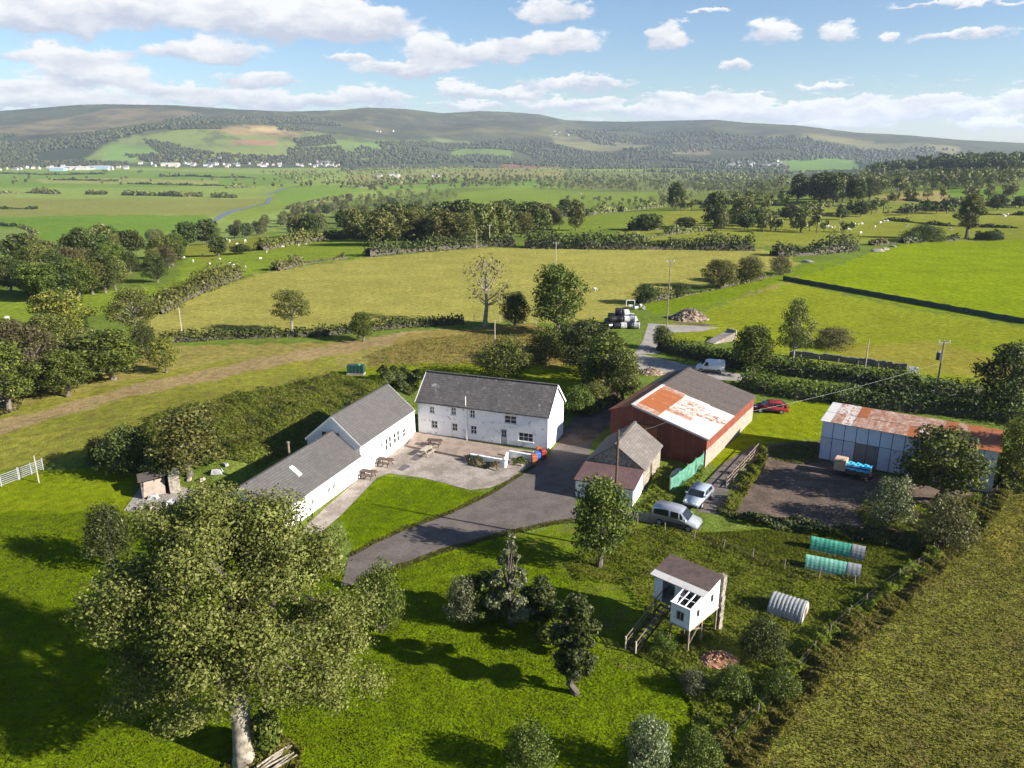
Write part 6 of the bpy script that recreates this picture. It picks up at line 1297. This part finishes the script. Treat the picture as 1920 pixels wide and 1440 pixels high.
grass('yard_grass', [(1300,1000),(1460,992),(1760,1045),(1700,1090),(1500,1090),(1340,1030)], 22000, .14, 'blade', 'grass round the green covered coops', 34)
0 and grass('rough_grass', [(-60,960),(-60,800),(240,730),(640,665),(640,700),(430,775),(250,850),(240,950)], 50000, .25, 'blade_rough', 'long rough grass on the slope left of the bank', 35, wid=.09)

for k_, (px, py, s_, lb_) in enumerate([(1645,471,1.5,'large pale boulder at the corner of the bright field'), (1660,468,1.2,'pale boulder right of the largest at the field corner'), (1674,463,1.0,'small pale boulder at the right end of the stones'), (1514,492,1.3,'white stone slab by the field track'), (1600,462,.9,'pale stone at the end of the dark hedge clump')]):
    q = G(px, py); bm = bmesh.new(); bmesh.ops.create_icosphere(bm, subdivisions=2, radius=1); gg = np.random.default_rng(k_)
    for v in bm.verts: v.co = Vector((v.co.x * s_ * 1.5, v.co.y * s_, max(v.co.z, -.3) * s_ * .6)) * gg.uniform(.85, 1.15)
    me = bpy.data.meshes.new('boulder'); bm.to_mesh(me); bm.free(); me.materials.append(MT['concrete']); tag(link('boulder', me, None, q, k_ * .9), lb_, 'boulder', 'stones at the field corner')
# ------------------------------------------------------------------ sheep
def sheep_mesh():
    bm = bmesh.new(); bmesh.ops.create_icosphere(bm, subdivisions=2, radius=1); 
    for v in bm.verts: v.co = Vector((v.co.x * .55, v.co.y * .27, v.co.z * .28 + .62))
    def blob(c, s):
        r = bmesh.ops.create_icosphere(bm, subdivisions=1, radius=1)
        for v in r['verts']: v.co = Vector((v.co.x * s[0] + c[0], v.co.y * s[1] + c[1], v.co.z * s[2] + c[2]))
    blob((.52, 0, .66), (.18, .11, .16)); blob((.70, 0, .50), (.18, .09, .10))
    for x in (.32, -.34):
        for y in (.14, -.14): blob((x, y, .22), (.05, .05, .26))
    me = bpy.data.meshes.new('sheep'); bm.to_mesh(me); bm.free(); me.materials.append(MT['wool']); me.polygons.foreach_set('use_smooth', np.ones(len(me.polygons), bool)); return me
SM = sheep_mesh()
def flock(pts, label, group, sc=.92):
    for k, (px, py) in enumerate(pts):
        q = G(px, py); o = link('sheep', SM, None, q, RNG.uniform(0, 6.28), sc * RNG.uniform(.9, 1.15)); tag(o, label, 'sheep', group)
flock([(362,492),(394,497),(432,497),(438,500),(397,513),(460,503),(488,487),(412,488),(500,474),(530,465),(560,462),(575,460),(345,485),(380,480)], 'white sheep grazing on the green strip left of the tan field', 'sheep left of the tan field')
flock([(12,517),(20,518),(28,516),(77,558),(14,600)], 'white sheep at the far left field edge', 'sheep at the far left')
flock([(1513,424),(1518,421),(1552,427),(1558,430),(1564,429),(1603,423),(1609,424),(1616,422),(1650,420),(1656,418),(1663,417),(1613,440),(1782,432),(1880,406),(1888,405),(1884,408),(1700,425),(1640,428),(1590,434)], 'white sheep grazing in the right hand pasture', 'sheep in the right pasture', 1.35)
flock([(1114,546)], 'single white sheep lying in the tan field', 'sheep in the tan field'); flock([(1114,367),(1090,364),(1085,361),(1120,369)], 'white sheep on the middle field', 'sheep on the middle field', 1.6)
flock([(395,452),(402,457),(430,455),(445,462),(425,450),(460,455)], 'white sheep on the pasture beside the left wood', 'sheep beside the left wood', 1.4)

# ------------------------------------------------------------------ far town and woods
def house_mesh(L, W, h, r, wall):
    m = MB(); m.add([(-L/2,-W/2,-2),(L/2,-W/2,-2),(L/2,W/2,-2),(-L/2,W/2,-2),(-L/2,-W/2,h),(L/2,-W/2,h),(L/2,W/2,h),(-L/2,W/2,h)], [(0,1,5,4),(1,2,6,5),(2,3,7,6),(3,0,4,7)], 0)
    m.add([(L/2,-W/2,h),(L/2,W/2,h),(L/2,0,h+r),(-L/2,-W/2,h),(-L/2,W/2,h),(-L/2,0,h+r)], [(0,1,2),(4,3,5)], 0); m.add([(-L/2-.3,-W/2-.3,h-.1),(L/2+.3,-W/2-.3,h-.1),(L/2+.3,0,h+r+.1),(-L/2-.3,0,h+r+.1),(L/2+.3,W/2+.3,h-.1),(-L/2-.3,W/2+.3,h-.1)], [(0,1,2,3),(3,2,4,5)], 1)
    m.box(L*.3, L*.3+1, -.5, .5, h + r*.5, h + r + 1.2, 0)
    return m.mesh('house', [wall, 'house_roof'])
HM = [house_mesh(14, 8, 5.5, 3, 'house_white'), house_mesh(22, 8, 5.5, 3, 'house_white'), house_mesh(11, 8, 5.5, 3.2, 'tan_house')]
def town(px0, px1, y0, y1, n, label, group):
    for i in range(n):
        q = G(RNG.uniform(px0, px1), RNG.uniform(y0, y1)); o = link('house', HM[RNG.integers(3) if RNG.random() < .5 else 0], None, q, RNG.uniform(-.4, .4) + (1.57 if RNG.random() < .25 else 0), RNG.uniform(.8, 1.1)); tag(o, label, 'house', group)
town(0, 240, 313, 320, 40, 'small white house in the town at the far left of the valley', 'houses of the left end of the town'); town(240, 640, 307, 314, 46, 'small white house in the village below the round hill', 'houses below the round hill')
town(560, 640, 305, 311, 6, 'small white house at the right end of the village', 'houses at the village end'); town(1370, 1470, 303, 313, 22, 'small pale house in the village left of the dark wood', 'houses left of the dark wood')
town(700, 820, 328, 336, 6, 'white farm building on the valley floor', 'farm buildings on the valley floor'); town(700, 740, 245, 250, 4, 'white house high on the far hillside', 'houses on the hillside'); town(1030, 1080, 246, 254, 6, 'pale house on the hillside right of centre', 'houses on the right hillside'); town(340, 420, 297, 303, 6, 'cream house on the slope above the village', 'houses above the village')
for px, py, L, mt, lab in [(145,318,75,'house_white','long white factory hall in the far town'), (190,317,60,'factory_blue','pale blue factory hall in the far town'), (110,320,45,'factory_blue','small blue factory unit in the far town'), (320,311,60,'tan_house','large cream hall in the village')]:
    q = G(px, py); e = thing('factory_hall', lab, 'factory', q, .1); m = MB(); m.box(-L/2, L/2, -15, 15, -2, 9); m.build('wall', mt, e); m = MB(); m.slab([(-L/2-.5,-15.5,9.3),(L/2+.5,-15.5,9.3),(L/2+.5,0,11.5),(-L/2-.5,0,11.5)], .3); m.slab([(-L/2-.5,0.02,11.5),(L/2+.5,0.02,11.5),(L/2+.5,15.5,9.3),(-L/2-.5,15.5,9.3)], .3); m.build('roof', 'house_white', e)
def far_wood(pts, n, r0, r1, label, leaf='leaf_far'):
    t = (1 + 5 ** .5) / 2; v = np.array([(-1,t,0),(1,t,0),(-1,-t,0),(1,-t,0),(0,-1,t),(0,1,t),(0,-1,-t),(0,1,-t),(t,0,-1),(t,0,1),(-t,0,-1),(-t,0,1)], float) / math.hypot(1, t)
    f = np.array([(0,11,5),(0,5,1),(0,1,7),(0,7,10),(0,10,11),(1,5,9),(5,11,4),(11,10,2),(10,7,6),(7,1,8),(3,9,4),(3,4,2),(3,2,6),(3,6,8),(3,8,9),(4,9,5),(2,4,11),(6,2,10),(8,6,7),(9,8,1)])
    P = scatter(poly(pts), int(n * 2.1)); f0 = np.sin(P[:, 0] * .0061 + 1.7 * np.sin(P[:, 1] * .0048)) + np.sin(P[:, 1] * .0093 - P[:, 0] * .0042) + .7 * np.sin(P[:, 0] * .017 + P[:, 1] * .013)
    if n > 800: P = P[f0 > -.55]
    n = len(P); g = RNG; r = g.uniform(r0 * .62, r1 * .72, n); c = np.column_stack([P, hfun(P[:, 0], P[:, 1]) + r * .75]); jit = g.uniform(.65, 1.25, (n, 12, 1))
    V = c[:, None, :] + v[None] * jit * r[:, None, None] * np.array([1, 1, 1.05]); Fc = (f[None] + (np.arange(n) * 12)[:, None, None]).reshape(-1, 3)
    o = link('far_woodland', newmesh('far_woodland', V.reshape(-1, 3), Fc, leaf)); tag(o, label, None, None, 'stuff')
far_wood([(-60,258),(140,248),(330,222),(500,209),(600,222),(640,236),(500,232),(400,232),(280,244),(190,270),(140,300),(-60,306)], 4400, 6, 11, 'dark woods on the slopes at the far left')
far_wood([(640,292),(700,268),(800,266),(960,264),(1080,280),(1200,290),(1340,292),(1340,312),(1100,312),(900,306),(760,308),(640,310)], 3000, 6, 10, 'dark woods on the slopes in the centre')
far_wood([(1060,244),(1200,240),(1350,250),(1600,272),(1800,285),(1920,290),(1920,302),(1600,300),(1350,310),(1200,290),(1100,262)], 3000, 6, 11, 'wooded slopes below the right skyline')
far_wood([(230,292),(330,286),(480,292),(640,298),(640,309),(300,309)], 420, 5, 9, 'trees round the village below the round hill'); far_wood([(640,322),(640,308),(1300,306),(1480,312),(1480,328),(1280,326),(1000,310)], 900, 5, 9, 'wooded strip along the far side of the valley')
far_wood([(320,238),(415,236),(415,243),(320,244)], 160, 6, 9, 'dark plantation on top of the round hill'); far_wood([(520,234),(590,236),(590,247),(520,245)], 160, 6, 9, 'dark plantation right of the round hill top'); far_wood([(550,262),(620,255),(632,270),(560,276)], 130, 6, 9, 'dark copse on the right flank of the round hill')
far_wood([(270,262),(310,266),(360,280),(420,290),(300,288)], 130, 5, 8, 'scattered trees on the round hill'); far_wood([(540,280),(640,275),(660,300),(540,302)], 260, 5, 9, 'woods at the right foot of the round hill'); far_wood([(-60,306),(150,302),(240,306),(240,312),(-60,314)], 420, 5, 9, 'trees behind the far town')
far_wood([(1280,328),(1480,330),(1480,345),(1300,345)], 260, 4, 7, 'hedgerow trees of the right valley floor', 'leaf_valley'); far_wood([(480,322),(700,322),(860,338),(700,350),(560,345)], 130, 3.5, 6, 'hedgerow trees of the left valley floor', 'leaf_valley'); far_wood([(700,306),(1000,300),(1300,312),(1300,330),(1000,335),(700,325)], 260, 3.5, 6, 'scattered trees in the middle of the valley', 'leaf_valley')

# ------------------------------------------------------------------ the air between: one closed box of thin haze
def haze():
    m = MB(); m.box(-9000, 9000, -9000, 9000, -60, 345); mat = bpy.data.materials.new('thin_haze'); mat.use_nodes = True; nt = mat.node_tree; nt.nodes.clear()
    out = nt.nodes.new('ShaderNodeOutputMaterial'); v = nt.nodes.new('ShaderNodeVolumePrincipled'); v.inputs['Color'].default_value = (.70, .83, 1.0, 1); v.inputs['Density'].default_value = HAZE; v.inputs['Anisotropy'].default_value = .15
    nt.links.new(v.outputs[0], out.inputs['Volume']); o = link('haze', m.mesh('haze', mat)); tag(o, 'thin pale haze over the valley', None, None, 'stuff')
HAZE = 6.5e-5
haze()
